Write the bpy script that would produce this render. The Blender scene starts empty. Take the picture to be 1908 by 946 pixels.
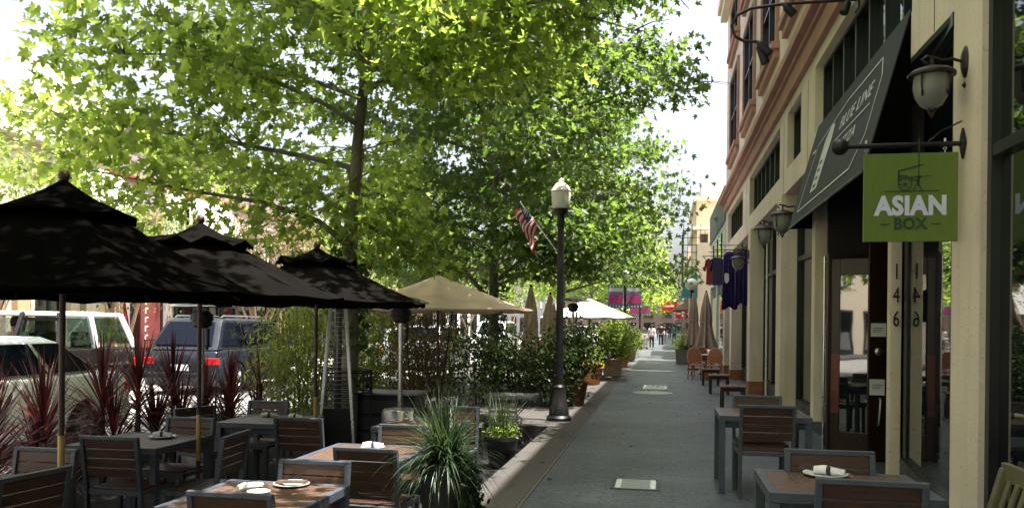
import bpy, math, random
import numpy as np
from mathutils import Vector, Matrix, Euler
random.seed(7)
R = math.radians
sc = bpy.context.scene
col = sc.collection

# ---------------------------------------------------------------- camera
cam_d = bpy.data.cameras.new("camera")
cam = bpy.data.objects.new("camera", cam_d)
col.objects.link(cam)
cam.location = (0, 0, 1.6)
cam.rotation_euler = (Matrix.Rotation(R(10.6), 3, 'Z') @ Matrix.Rotation(R(90), 3, 'X') @ Matrix.Rotation(R(0.6), 3, 'Z')).to_euler()
cam_d.sensor_width = 36
cam_d.lens = 28.3
cam_d.shift_y = 0.0687
cam_d.clip_start = 0.05
cam_d.clip_end = 3000
sc.camera = cam

# ---------------------------------------------------------------- light
SUN_EL, SUN_AZ = 75.0, 100.0          # azimuth: clockwise from +Y
world = bpy.data.worlds.new("World")
sc.world = world
world.use_nodes = True
nt = world.node_tree
bg = nt.nodes["Background"]
sky = nt.nodes.new("ShaderNodeTexSky")
sky.sky_type = 'NISHITA'
sky.sun_disc = False
sky.sun_elevation = R(SUN_EL)
sky.sun_rotation = R(SUN_AZ)
sky.dust_density = 7.0
sky.air_density = 1.0
sky.ozone_density = 1.0
hs = nt.nodes.new("ShaderNodeHueSaturation"); hs.inputs["Saturation"].default_value = .5
nt.links.new(sky.outputs[0], hs.inputs["Color"]); nt.links.new(hs.outputs[0], bg.inputs[0])
bg.inputs[1].default_value = 0.12
sun_d = bpy.data.lights.new("sun", 'SUN')
sun_d.energy = 5.0
sun_d.angle = R(0.5)
sun_d.color = (1, 0.95, 0.86)
sun = bpy.data.objects.new("sun", sun_d)
col.objects.link(sun)
sd = Vector((math.sin(R(SUN_AZ)) * math.cos(R(SUN_EL)), math.cos(R(SUN_AZ)) * math.cos(R(SUN_EL)), math.sin(R(SUN_EL))))
sun.rotation_euler = sd.to_track_quat('Z', 'Y').to_euler()
sc.view_settings.view_transform = 'Standard'
sc.view_settings.look = 'None'
sc.view_settings.exposure = 1.85
sc.view_settings.gamma = 1.0
sc.render.engine = 'CYCLES'
sc.cycles.max_bounces = 8
sc.cycles.diffuse_bounces = 2
sc.cycles.transmission_bounces = 4
sc.cycles.transparent_max_bounces = 8

# ---------------------------------------------------------------- helpers
def mat(name, c, rough=.6, metal=0., var=.15, scale=6., bump=0., bscale=60., spec=.5, c2=None, detail=5., stretch=None, trans=None):
    m = bpy.data.materials.new(name)
    m.use_nodes = True
    n, l = m.node_tree.nodes, m.node_tree.links
    p = n["Principled BSDF"]
    p.inputs["Roughness"].default_value = rough
    p.inputs["Metallic"].default_value = metal
    p.inputs["Specular IOR Level"].default_value = spec
    tc = n.new("ShaderNodeTexCoord")
    vec = tc.outputs["Object"]
    if stretch:
        mp = n.new("ShaderNodeMapping"); mp.inputs["Scale"].default_value = stretch
        l.new(vec, mp.inputs[0]); vec = mp.outputs[0]
    t = n.new("ShaderNodeTexNoise"); t.inputs["Scale"].default_value = scale; t.inputs["Detail"].default_value = detail
    l.new(vec, t.inputs["Vector"])
    r = n.new("ShaderNodeValToRGB")
    r.color_ramp.elements[0].position = .3; r.color_ramp.elements[1].position = .7
    a = [max(0, x * (1 - var)) for x in c]; b = [min(1, x * (1 + var)) for x in (c2 or c)]
    r.color_ramp.elements[0].color = (*a, 1); r.color_ramp.elements[1].color = (*b, 1)
    l.new(t.outputs["Fac"], r.inputs[0]); l.new(r.outputs[0], p.inputs["Base Color"])
    mr = n.new("ShaderNodeMapRange"); mr.inputs["To Min"].default_value = max(.02, rough - .12); mr.inputs["To Max"].default_value = min(1, rough + .12)
    l.new(t.outputs["Fac"], mr.inputs[0]); l.new(mr.outputs[0], p.inputs["Roughness"])
    if bump:
        t2 = n.new("ShaderNodeTexNoise"); t2.inputs["Scale"].default_value = bscale; t2.inputs["Detail"].default_value = 4
        l.new(vec, t2.inputs["Vector"])
        bm = n.new("ShaderNodeBump"); bm.inputs["Strength"].default_value = bump; bm.inputs["Distance"].default_value = .02
        l.new(t2.outputs["Fac"], bm.inputs["Height"]); l.new(bm.outputs[0], p.inputs["Normal"])
    return m

def leafmat(name, c, tr, var=.35, tfac=.5, rough=.45, spec=.4):
    """two-sided leaf: diffuse/gloss mixed with translucency, colour varies from leaf to leaf"""
    m = bpy.data.materials.new(name); m.use_nodes = True
    n, l = m.node_tree.nodes, m.node_tree.links
    p = n["Principled BSDF"]; p.inputs["Roughness"].default_value = rough; p.inputs["Specular IOR Level"].default_value = spec
    g = n.new("ShaderNodeNewGeometry")
    def ramp(cc):
        r = n.new("ShaderNodeValToRGB")
        r.color_ramp.elements[0].color = (*[x * (1 - var) for x in cc], 1)
        r.color_ramp.elements[1].color = (*[min(1, x * (1 + var)) for x in cc], 1)
        l.new(g.outputs["Random Per Island"], r.inputs[0]); return r.outputs[0]
    l.new(ramp(c), p.inputs["Base Color"])
    t = n.new("ShaderNodeBsdfTranslucent"); l.new(ramp(tr), t.inputs[0])
    mx = n.new("ShaderNodeMixShader"); mx.inputs[0].default_value = tfac
    out = n["Material Output"]
    l.new(p.outputs[0], mx.inputs[1]); l.new(t.outputs[0], mx.inputs[2]); l.new(mx.outputs[0], out.inputs[0])
    return m

class MB:
    def __init__(s):
        s.v = []; s.f = []; s.mi = []; s.cur = 0; s.M = None
    def add(s, vs, fs):
        o = len(s.v)
        for p in vs:
            p = Vector(p)
            if s.M is not None: p = s.M @ p
            s.v.append(tuple(p))
        for f in fs:
            s.f.append([i + o for i in f]); s.mi.append(s.cur)
        return s
    def box(s, c, d, rz=0, M=None):
        x, y, z = d[0] / 2, d[1] / 2, d[2] / 2
        vs = [Vector((i * x, j * y, k * z)) for k in (-1, 1) for j in (-1, 1) for i in (-1, 1)]
        m = Matrix.Rotation(rz, 3, 'Z') if M is None else M
        vs = [m @ q + Vector(c) for q in vs]
        return s.add(vs, [(0, 2, 3, 1), (4, 5, 7, 6), (0, 1, 5, 4), (2, 6, 7, 3), (0, 4, 6, 2), (1, 3, 7, 5)])
    def b2(s, x0, x1, y0, y1, z0, z1):
        return s.box(((x0 + x1) / 2, (y0 + y1) / 2, (z0 + z1) / 2), (abs(x1 - x0), abs(y1 - y0), abs(z1 - z0)))
    def bar(s, p0, p1, w, d, up=(0, 0, 1)):
        p0, p1 = Vector(p0), Vector(p1); t = (p1 - p0); L = t.length; t.normalize()
        u = Vector(up)
        if abs(t.dot(u)) > .99: u = Vector((0, 1, 0))
        a = t.cross(u).normalized(); b = a.cross(t).normalized()
        M = Matrix((a, t, b)).transposed()
        return s.box((p0 + p1) / 2, (w, L, d), M=M)
    def tube(s, pts, r, seg=8, cap=True):
        pts = [Vector(p) for p in pts]; n = len(pts)
        rs = r if isinstance(r, (list, tuple)) else [r] * n
        vs = []; prev = None
        for i, p in enumerate(pts):
            t = (pts[min(i + 1, n - 1)] - pts[max(i - 1, 0)]).normalized()
            if prev is None:
                a = t.orthogonal().normalized()
            else:
                a = (prev - t * prev.dot(t)); a = a.normalized() if a.length > 1e-6 else t.orthogonal().normalized()
            prev = a; b = t.cross(a)
            for k in range(seg):
                w = 2 * math.pi * k / seg
                vs.append(p + (a * math.cos(w) + b * math.sin(w)) * rs[i])
        fs = []
        for i in range(n - 1):
            for k in range(seg):
                k2 = (k + 1) % seg
                fs.append((i * seg + k, i * seg + k2, (i + 1) * seg + k2, (i + 1) * seg + k))
        if cap:
            fs.append(tuple(reversed(range(seg)))); fs.append(tuple((n - 1) * seg + k for k in range(seg)))
        return s.add(vs, fs)
    def lathe(s, prof, seg=20, c=(0, 0, 0), M=None, cap=True, wob=None):
        c = Vector(c); vs = []
        for j, (r, z) in enumerate(prof):
            for k in range(seg):
                w = 2 * math.pi * k / seg
                rr = r * (wob(w, j) if wob else 1)
                q = Vector((rr * math.cos(w), rr * math.sin(w), z))
                if M is not None: q = M @ q
                vs.append(q + c)
        fs = []
        for i in range(len(prof) - 1):
            for k in range(seg):
                k2 = (k + 1) % seg
                fs.append((i * seg + k, i * seg + k2, (i + 1) * seg + k2, (i + 1) * seg + k))
        if cap:
            fs.append(tuple(reversed(range(seg)))); fs.append(tuple((len(prof) - 1) * seg + k for k in range(seg)))
        return s.add(vs, fs)
    def ext(s, poly, fn, d0, d1):
        """extrude a 2-D polygon; fn(a, b, d) -> 3-D point"""
        n = len(poly)
        vs = [fn(a, b, d0) for a, b in poly] + [fn(a, b, d1) for a, b in poly]
        fs = [tuple(reversed(range(n))), tuple(range(n, 2 * n))] + [(i, (i + 1) % n, (i + 1) % n + n, i + n) for i in range(n)]
        return s.add(vs, fs)
    def quad(s, a, b, c, d):
        return s.add([a, b, c, d], [(0, 1, 2, 3)])
    def build(s, name, m, parent=None, smooth=False, bev=0, seg=2, thick=0, sub=0, loc=None):
        me = bpy.data.meshes.new(name)
        me.from_pydata(s.v, [], s.f)
        for q in (m if isinstance(m, (list, tuple)) else [m]): me.materials.append(q)
        if isinstance(m, (list, tuple)): me.polygons.foreach_set("material_index", s.mi)
        me.validate(); me.update()
        o = bpy.data.objects.new(name, me); col.objects.link(o)
        if parent is not None: o.parent = parent
        if loc: o.location = loc
        if thick:
            q = o.modifiers.new("thick", 'SOLIDIFY'); q.thickness = thick; q.offset = 0
        if bev:
            q = o.modifiers.new("bevel", 'BEVEL'); q.width = bev; q.segments = seg; q.limit_method = 'ANGLE'; q.angle_limit = R(35)
        if sub:
            q = o.modifiers.new("sub", 'SUBSURF'); q.levels = sub; q.render_levels = sub
        if smooth:
            me.polygons.foreach_set("use_smooth", [True] * len(me.polygons))
            if not sub: me.set_sharp_from_angle(angle=R(40))
        return o

def thing(name, label, cat, loc=(0, 0, 0), rz=0, group=None, kind=None):
    o = bpy.data.objects.new(name, None); col.objects.link(o)
    o.empty_display_size = .1
    o.location = loc; o.rotation_euler = (0, 0, rz)
    return tag(o, label, cat, group, kind)
def tag(o, label=None, cat=None, group=None, kind=None):
    if label: o["label"] = label
    if cat: o["category"] = cat
    if group: o["group"] = group
    if kind: o["kind"] = kind
    return o
KIDS = {}
def dup(root, label=None, loc=None, rz=None, group=None, scale=None):
    """copy of a thing with copies of its parts and sub-parts"""
    if not KIDS or root.name not in KIDS:
        KIDS.clear()
        for o in col.objects:
            if o.parent: KIDS.setdefault(o.parent.name, []).append(o)
        KIDS.setdefault(root.name, [])
    r = root.copy(); col.objects.link(r)
    if label: r["label"] = label
    if loc is not None: r.location = loc
    if rz is not None: r.rotation_euler = (0, 0, rz)
    if group: r["group"] = group
    if scale: r.scale = scale
    for ch in KIDS[root.name]:
        c = ch.copy(); col.objects.link(c); c.parent = r
        for g in KIDS.get(ch.name, []):
            d = g.copy(); col.objects.link(d); d.parent = c
    return r

def text_mesh(txt, size, depth=.003, bold=.0, align='CENTER', spacing=1.0):
    c = bpy.data.curves.new("lettering", 'FONT'); c.body = txt; c.size = size; c.extrude = depth; c.offset = bold
    c.align_x = align; c.align_y = 'CENTER'; c.space_character = spacing
    c.resolution_u = 3
    o = bpy.data.objects.new("lettering", c); col.objects.link(o)
    dg = bpy.context.evaluated_depsgraph_get()
    me = bpy.data.meshes.new_from_object(o.evaluated_get(dg))
    bpy.data.objects.remove(o); bpy.data.curves.remove(c)
    return me
def text_obj(name, txt, size, m, parent, M4, depth=.003, bold=0., spacing=1., align='CENTER'):
    me = text_mesh(txt, size, depth, bold, align, spacing)
    me.transform(M4); me.materials.clear(); me.materials.append(m)
    o = bpy.data.objects.new(name, me); col.objects.link(o); o.parent = parent
    return o
def frame4(origin, xa, ya):
    xa = Vector(xa).normalized(); ya = Vector(ya).normalized(); za = xa.cross(ya)
    M = Matrix((xa, ya, za)).transposed().to_4x4(); M.translation = Vector(origin); return M
# ---------------------------------------------------------------- materials
def overlay(m, fac, dark, scale, stretch, lo=.5, hi=.72, light=1.0, detail=6):
    """multiply a second, stretched noise (streaks, stains) over the base colour"""
    n, l = m.node_tree.nodes, m.node_tree.links; p = n["Principled BSDF"]
    src = p.inputs["Base Color"].links[0].from_socket
    tc = n.new("ShaderNodeTexCoord"); mp = n.new("ShaderNodeMapping"); mp.inputs["Scale"].default_value = stretch; l.new(tc.outputs["Object"], mp.inputs[0])
    t = n.new("ShaderNodeTexNoise"); t.inputs["Scale"].default_value = scale; t.inputs["Detail"].default_value = detail; l.new(mp.outputs[0], t.inputs[0])
    r = n.new("ShaderNodeValToRGB"); r.color_ramp.elements[0].position = lo; r.color_ramp.elements[1].position = hi
    r.color_ramp.elements[0].color = (light, light, light, 1); r.color_ramp.elements[1].color = (dark, dark * .97, dark * .93, 1)
    mx = n.new("ShaderNodeMixRGB"); mx.blend_type = 'MULTIPLY'; mx.inputs[0].default_value = fac
    l.new(t.outputs["Fac"], r.inputs[0]); l.new(src, mx.inputs[1]); l.new(r.outputs[0], mx.inputs[2]); l.new(mx.outputs[0], p.inputs["Base Color"])
    return m
def stucco(name, c):
    m = mat(name, c, .85, var=.08, scale=1.5, bump=.45, bscale=90)
    overlay(m, .45, .62, 4, (2, 2, .12), .5, .8); overlay(m, .8, .70, 30, (1, 1, 1), .60, .70)
    return m
M = {}
M['stucco'] = stucco('stucco_cream', (.72, .61, .50))
M['salmon'] = mat('stucco_salmon', (.40, .215, .17), .8, var=.14, scale=3, bump=.2, bscale=110)
M['salmon_base'] = mat('tile_salmon', (.30, .11, .06), .6, var=.2, scale=4, bump=.1)
M['blackframe'] = mat('black_frame', (.012, .013, .016), .35, var=.2)
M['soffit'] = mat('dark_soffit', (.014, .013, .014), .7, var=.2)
def glassm(name, c, rough=.03, ior=1.9):
    m = bpy.data.materials.new(name); m.use_nodes = True
    p = m.node_tree.nodes["Principled BSDF"]
    p.inputs["Base Color"].default_value = (*c, 1); p.inputs["Roughness"].default_value = rough; p.inputs["IOR"].default_value = ior
    p.inputs["Specular IOR Level"].default_value = .6
    n, l = m.node_tree.nodes, m.node_tree.links
    t = n.new("ShaderNodeTexNoise"); t.inputs["Scale"].default_value = 1.3
    tc = n.new("ShaderNodeTexCoord"); l.new(tc.outputs["Object"], t.inputs[0])
    bm = n.new("ShaderNodeBump"); bm.inputs["Strength"].default_value = .018; bm.inputs["Distance"].default_value = .05
    l.new(t.outputs["Fac"], bm.inputs["Height"]); l.new(bm.outputs[0], p.inputs["Normal"])
    return m
M['glass'] = glassm('window_glass', (.006, .008, .010), .02, 2.4)
M['carglass'] = glassm('car_glass', (.006, .008, .014), .04, 1.15)
M['doorwood'] = mat('door_wood', (.026, .009, .006), .32, var=.35, scale=5, stretch=(1, 1, .1))
M['copper'] = mat('copper_reflection', (.14, .05, .035), .4, metal=.5, var=.2)  # colour of the reflection painted on the door stile
M['paper'] = mat('paper_white', (.75, .76, .80), .8, var=.05)
M['ink'] = mat('ink_dark', (.02, .02, .02), .8)
M['steel'] = mat('steel_brushed', (.55, .55, .57), .28, metal=1, var=.06, scale=2)
M['steel_dull'] = mat('steel_dull', (.32, .32, .34), .4, metal=.9, var=.15)
M['alu'] = mat('powdercoat_grey', (.072, .082, .108), .46, metal=.15, var=.12, scale=12)
M['slat'] = mat('teak_slat', (.060, .028, .018), .42, var=.35, scale=7, stretch=(1, 6, 6), bump=.08)
M['slat_top'] = mat('teak_tabletop', (.105, .060, .040), .46, var=.28, scale=7, stretch=(6, 1, 6))
M['stoolwood'] = mat('stool_wood', (.16, .075, .05), .6, var=.3, scale=8)
M['benchwood'] = mat('bench_wood', (.115, .10, .055), .65, var=.25, scale=8, bump=.1)
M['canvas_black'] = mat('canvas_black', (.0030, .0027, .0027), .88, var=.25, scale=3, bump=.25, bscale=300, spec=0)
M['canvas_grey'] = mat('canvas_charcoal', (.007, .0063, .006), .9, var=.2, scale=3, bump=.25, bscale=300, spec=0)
M['canvas_beige'] = mat('canvas_beige', (.70, .54, .42), .9, var=.15, scale=2.5, bump=.15, bscale=250)
M['canvas_white'] = mat('canvas_white', (.72, .66, .55), .9, var=.08, scale=2.5)
M['canvas_taupe'] = mat('canvas_taupe', (.26, .19, .15), .9, var=.18, scale=3)
M['awning'] = mat('awning_black', (.028, .029, .033), .8, var=.15, scale=2, bump=.1, bscale=250)
M['awningteal'] = mat('awning_teal', (.01, .12, .13), .8, var=.2)
M['stencil'] = mat('stencil_white', (.52, .53, .54), .8, var=.1)
M['signgreen'] = mat('sign_green', (.115, .168, .018), .5, var=.08, scale=30, stretch=(1, 1, .3))
M['signdark'] = mat('sign_ink_green', (.025, .05, .02), .6)
M['signlav'] = mat('sign_pale', (.62, .64, .80), .6, var=.04)
M['iron'] = mat('iron_black', (.014, .013, .015), .45, metal=.3, var=.25, bump=.05)
M['iron_brown'] = mat('iron_bronze', (.035, .022, .02), .4, metal=.5, var=.3, bump=.08)
M['frost'] = mat('frosted_glass', (.72, .70, .63), .4, var=.06)
M['frost_dim'] = mat('dark_frosted_glass', (.20, .20, .18), .45, var=.12)  # darker grey than the other frosted glass
M['globe'] = mat('milk_glass', (.80, .78, .70), .3, var=.04)
M['polewood'] = mat('pole_wood', (.04, .013, .012), .4, var=.3, stretch=(1, 1, .1), scale=20)
M['yellow_metal'] = mat('pole_yellow', (.42, .32, .13), .35, metal=.8, var=.25, scale=10)
M['finial'] = mat('finial_wood', (.05, .018, .012), .45, var=.2)
M['bark'] = mat('plane_bark', (.085, .075, .055), .9, var=.35, scale=3, bump=.5, bscale=18, c2=(.17, .16, .12), stretch=(1, 1, .5))
M['bark_pale'] = mat('myrtle_bark', (.36, .25, .17), .8, var=.25, scale=6, stretch=(1, 1, .3))
M['bark_dark'] = mat('stem_bark', (.05, .035, .025), .9, var=.3, scale=8)
M['leaf'] = leafmat('plane_leaf_shaded', (.022, .044, .010), (.24, .38, .06), tfac=.45)  # shade of the darker trees is put into this leaf colour
M['leaf_b'] = leafmat('plane_leaf_sunlit', (.020, .042, .008), (.54, .79, .12), var=.45, tfac=.50)  # same plane leaf, with sunlight put into the colour
M['leaf_dark'] = leafmat('hedge_leaf', (.035, .055, .016), (.07, .12, .02), tfac=.3)
M['leaf_far'] = leafmat('far_leaf', (.09, .14, .03), (.32, .42, .07), tfac=.5)
M['leaf_bamboo'] = leafmat('bamboo_leaf', (.08, .11, .02), (.32, .38, .06), tfac=.5)
M['leaf_rust'] = leafmat('rust_leaf', (.11, .10, .05), (.22, .14, .05), tfac=.4)
M['cordy'] = leafmat('cordyline_leaf', (.030, .012, .013), (.18, .03, .032), var=.5, tfac=.34, rough=.35)
M['grassy'] = leafmat('fountain_leaf', (.032, .058, .026), (.07, .12, .04), tfac=.25, rough=.4)
M['vine'] = leafmat('vine_leaf', (.03, .07, .02), (.06, .14, .02), tfac=.3)
M['flower'] = leafmat('yellow_petal', (.75, .50, .03), (.7, .5, .02), tfac=.3)
M['pot_black'] = mat('pot_black', (.014, .014, .016), .5, var=.2)
M['pot_char'] = mat('pot_charcoal', (.028, .029, .033), .6, var=.25, bump=.1)
M['terracotta'] = mat('terracotta', (.62, .24, .11), .8, var=.15, scale=5)
M['terrabrown'] = mat('glazed_brown', (.10, .035, .022), .5, var=.25)
M['pot_tan'] = mat('pot_tan', (.42, .32, .21), .85, var=.15, bump=.15)
M['pot_grey'] = mat('pot_grey', (.18, .17, .155), .8, var=.15)
M['soil'] = mat('soil', (.035, .025, .018), .95, var=.4, scale=30, bump=.6)
M['china'] = mat('china_white', (.74, .75, .78), .2, var=.02)
M['napkin'] = mat('napkin_linen', (.70, .68, .68), .9, var=.06, bump=.3, bscale=40)
M['rattan'] = mat('rattan', (.26, .095, .04), .6, var=.35, scale=50, bump=.3)
M['purple'] = mat('purple_cloth', (.038, .018, .13), .75, var=.2, scale=4)
M['red'] = mat('red_cloth', (.20, .015, .018), .75, var=.2)
M['navy'] = mat('navy_cloth', (.015, .018, .06), .75, var=.3)
M['mauve'] = mat('mauve_wall', (.30, .235, .235), .85, var=.06, bump=.1)
M['cream'] = mat('cream_wall', (.70, .60, .46), .85, var=.06, bump=.1)
M['white'] = mat('white_wall', (.78, .77, .74), .8, var=.04)
M['redtrim'] = mat('red_trim', (.30, .05, .05), .7, var=.1)
M['maroon'] = mat('maroon_wall', (.16, .03, .03), .7, var=.15)
M['orange'] = mat('orange_wall', (.55, .34, .20), .8, var=.1)
M['peach'] = mat('peach_wall', (.68, .56, .41), .85, var=.06)
M['grey'] = mat('grey_siding', (.11, .115, .12), .7, var=.1)
M['palewall'] = mat('pale_green_wall', (.55, .60, .55), .8, var=.05)
M['asphalt'] = mat('asphalt', (.26, .25, .24), .9, var=.14, scale=.8, bump=.3, bscale=90, detail=9)
M['concrete'] = mat('concrete', (.062, .056, .052), .85, var=.18, scale=1.6, bump=.25, bscale=70, detail=9)
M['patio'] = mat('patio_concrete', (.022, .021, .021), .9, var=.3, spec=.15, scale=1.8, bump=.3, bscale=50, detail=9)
M['paint_white'] = mat('road_paint', (.75, .74, .70), .8, var=.12, scale=20)
M['cover'] = mat('cover_plate', (.24, .265, .26), .45, metal=.3, var=.15, scale=14)
M['farbrick'] = mat('far_brick', (.13, .085, .065), .85, var=.2)
M['joint'] = mat('joint_stone', (.12, .112, .10), .85, var=.2)
M['tyre'] = mat('tyre', (.018, .018, .018), .85, var=.2)
M['rim'] = mat('alloy_rim', (.5, .5, .5), .3, metal=.9, var=.05)
M['car_white'] = mat('car_paint_white', (.74, .75, .78), .2, var=.02, spec=.6)
M['car_dark'] = mat('car_paint_navy', (.015, .017, .026), .18, var=.05, spec=.5)
M['car_brown'] = mat('car_paint_umber', (.008, .006, .006), .3, var=.05, spec=.25)
M['car_silver'] = mat('car_paint_silver', (.42, .44, .47), .25, metal=.5, var=.03)
M['chrome'] = mat('chrome', (.7, .7, .72), .1, metal=1, var=.02)
M['lens_red'] = mat('lens_red', (.55, .01, .015), .2, var=.1, spec=.8)
M['lens_clear'] = mat('lens_clear', (.6, .6, .62), .15, var=.05)
M['skin'] = mat('skin', (.42, .25, .17), .6, var=.06)
M['hair'] = mat('hair', (.03, .02, .015), .7, var=.3)
M['cloth_dark'] = mat('cloth_dark', (.02, .02, .025), .85, var=.2)
M['cloth_green'] = mat('cloth_green', (.01, .22, .14), .85, var=.1)
M['cloth_white'] = mat('cloth_white', (.65, .64, .66), .85, var=.06)
M['cloth_lilac'] = mat('cloth_lilac', (.30, .25, .45), .85, var=.1)
M['cloth_khaki'] = mat('cloth_khaki', (.32, .26, .18), .85, var=.1)
M['blue'] = mat('print_blue', (.10, .30, .55), .8, var=.15)
M['pink'] = mat('print_pink', (.55, .07, .25), .8, var=.25, scale=8)
M['flagred'] = mat('flag_red', (.50, .02, .04), .7, var=.08)
M['flagwhite'] = mat('flag_white', (.75, .74, .74), .7, var=.05)
M['flagblue'] = mat('flag_blue', (.02, .04, .16), .7, var=.08)
M['signred'] = mat('sign_red', (.60, .02, .02), .6, var=.08)
M['glasstube'] = glassm('tube_glass', (.05, .05, .055), .1, 1.5)

def paver_mat():
    m = bpy.data.materials.new('sidewalk_pavers'); m.use_nodes = True
    n, l = m.node_tree.nodes, m.node_tree.links
    p = n["Principled BSDF"]
    tc = n.new("ShaderNodeTexCoord")
    mp = n.new("ShaderNodeMapping"); mp.inputs["Rotation"].default_value = (0, 0, 0); l.new(tc.outputs["Object"], mp.inputs[0])
    wob = n.new("ShaderNodeTexNoise"); wob.inputs["Scale"].default_value = 7; l.new(tc.outputs["Object"], wob.inputs[0])
    mixv = n.new("ShaderNodeMixRGB"); mixv.blend_type = 'LINEAR_LIGHT'; mixv.inputs[0].default_value = .035
    l.new(mp.outputs[0], mixv.inputs[1]); l.new(wob.outputs["Color"], mixv.inputs[2])
    b = n.new("ShaderNodeTexBrick"); b.inputs["Scale"].default_value = 1
    b.inputs["Brick Width"].default_value = .22; b.inputs["Row Height"].default_value = .11; b.inputs["Mortar Size"].default_value = .006
    b.inputs["Mortar Smooth"].default_value = .6
    b.inputs["Color1"].default_value = (.060, .067, .084, 1); b.inputs["Color2"].default_value = (.080, .089, .108, 1); b.inputs["Mortar"].default_value = (.045, .050, .062, 1)
    l.new(mixv.outputs[0], b.inputs["Vector"])
    t = n.new("ShaderNodeTexNoise"); t.inputs["Scale"].default_value = .9; t.inputs["Detail"].default_value = 8; l.new(tc.outputs["Object"], t.inputs[0])
    mx = n.new("ShaderNodeMixRGB"); mx.blend_type = 'MULTIPLY'; mx.inputs[0].default_value = 1.0
    r = n.new("ShaderNodeValToRGB"); r.color_ramp.elements[0].position = .3; r.color_ramp.elements[1].position = .7
    r.color_ramp.elements[0].color = (.6, .6, .62, 1); r.color_ramp.elements[1].color = (1.25, 1.25, 1.22, 1)
    l.new(t.outputs["Fac"], r.inputs[0]); l.new(b.outputs["Color"], mx.inputs[1]); l.new(r.outputs[0], mx.inputs[2])
    l.new(mx.outputs[0], p.inputs["Base Color"])
    t2 = n.new("ShaderNodeTexNoise"); t2.inputs["Scale"].default_value = 22; t2.inputs["Detail"].default_value = 6; l.new(tc.outputs["Object"], t2.inputs[0])
    ma = n.new("ShaderNodeMath"); ma.operation = 'MULTIPLY_ADD'; ma.inputs[1].default_value = -.5
    l.new(b.outputs["Fac"], ma.inputs[0]); l.new(t2.outputs["Fac"], ma.inputs[2])
    bm = n.new("ShaderNodeBump"); bm.inputs["Strength"].default_value = .7; bm.inputs["Distance"].default_value = .013
    l.new(ma.outputs[0], bm.inputs["Height"]); l.new(bm.outputs[0], p.inputs["Normal"])
    mr = n.new("ShaderNodeMapRange"); mr.inputs["To Min"].default_value = .38; mr.inputs["To Max"].default_value = .7
    l.new(t2.outputs["Fac"], mr.inputs[0]); l.new(mr.outputs[0], p.inputs["Roughness"])
    return m
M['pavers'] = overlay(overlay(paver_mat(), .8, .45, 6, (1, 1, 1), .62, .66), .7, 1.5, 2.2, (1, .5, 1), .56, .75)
# ================================================================= the setting
def sheet(name, x0, x1, y0, y1, z0, z1, m):
    b = MB(); b.b2(x0, x1, y0, y1, z0, z1); o = b.build(name, m); o["kind"] = "structure"; return o
g = MB(); g.quad((-900, -300, -.42), (900, -300, -.42), (900, 1500, -.42), (-900, 1500, -.42)); o = g.build("ground", M['asphalt']); o["kind"] = "structure"
sheet("road", -15.4, -6.62, -40, 260, -.40, -.08, M['asphalt'])
sheet("kerb_stone", -6.62, -6.45, -40, 260, -.40, .03, M['concrete'])
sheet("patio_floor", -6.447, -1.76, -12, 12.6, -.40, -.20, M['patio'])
sheet("furnishing_strip", -6.447, -1.76, 12.603, 260, -.40, -.004, M['concrete'])
sheet("sidewalk_border", -1.757, -1.25, -12, 260, -.40, .0, M['concrete'])
sheet("sidewalk_joint", -1.243, -1.219, -12, 260, -.40, .002, M['joint'])
sheet("sidewalk", -1.212, 9, -12, 260, -.40, .0, M['pavers'])
sheet("far_kerb", -15.55, -15.4, -40, 260, -.40, .05, M['concrete'])
sheet("far_sidewalk", -18.6, -15.553, -40, 260, -.40, .045, M['concrete'])
for k in range(16):                                                    # lane dashes
    o = sheet("road_marking", -11.05, -10.95, -6 + k * 9, -3 + k * 9, -.083, -.076, M['paint_white'])

def cover(label, x, y, w, d, rnd=False):
    t = thing("utility_cover", label, "utility cover", (x, y, 0), 0, "utility covers in the sidewalk")
    b = MB()
    if rnd: b.lathe([(w / 2 + .03, .001), (w / 2 + .03, .004), (w / 2, .004), (w / 2, .001)], 32, cap=False)
    else:
        for q in ((-w / 2 - .03, -w / 2, -d / 2 - .03, d / 2 + .03), (w / 2, w / 2 + .03, -d / 2 - .03, d / 2 + .03), (-w / 2, w / 2, -d / 2 - .03, -d / 2), (-w / 2, w / 2, d / 2, d / 2 + .03)):
            b.b2(*q, .001, .005)
    b.build("frame", M['iron'], t)
    b = MB()
    if rnd: b.lathe([(0.001, .007), (w / 2 - .01, .007), (w / 2 - .003, .001)], 32, cap=False)
    else: b.b2(-w / 2 + .012, w / 2 - .012, -d / 2 + .012, d / 2 - .012, .001, .007)
    b.build("lid", M['cover'], t)
    b = MB()
    if not rnd:
        b.b2(w / 2 - .07, w / 2 - .02, -d / 2 + .03, d / 2 - .03, .0071, .009); b.b2(-w / 2 + .02, -w / 2 + .07, -d / 2 + .03, d / 2 - .03, .0071, .009)
        b.build("edge_strip", M['china'], t)
cover("pale square cover nearest the camera in the dark pavers", -.25, 8.22, .43, .50)
cover("round pale utility cover just in front of the farther square one", -.22, 19.55, .98, .98, True)
cover("pale square utility cover just beyond the round one", -.18, 21.3, .62, 1.5)

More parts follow.
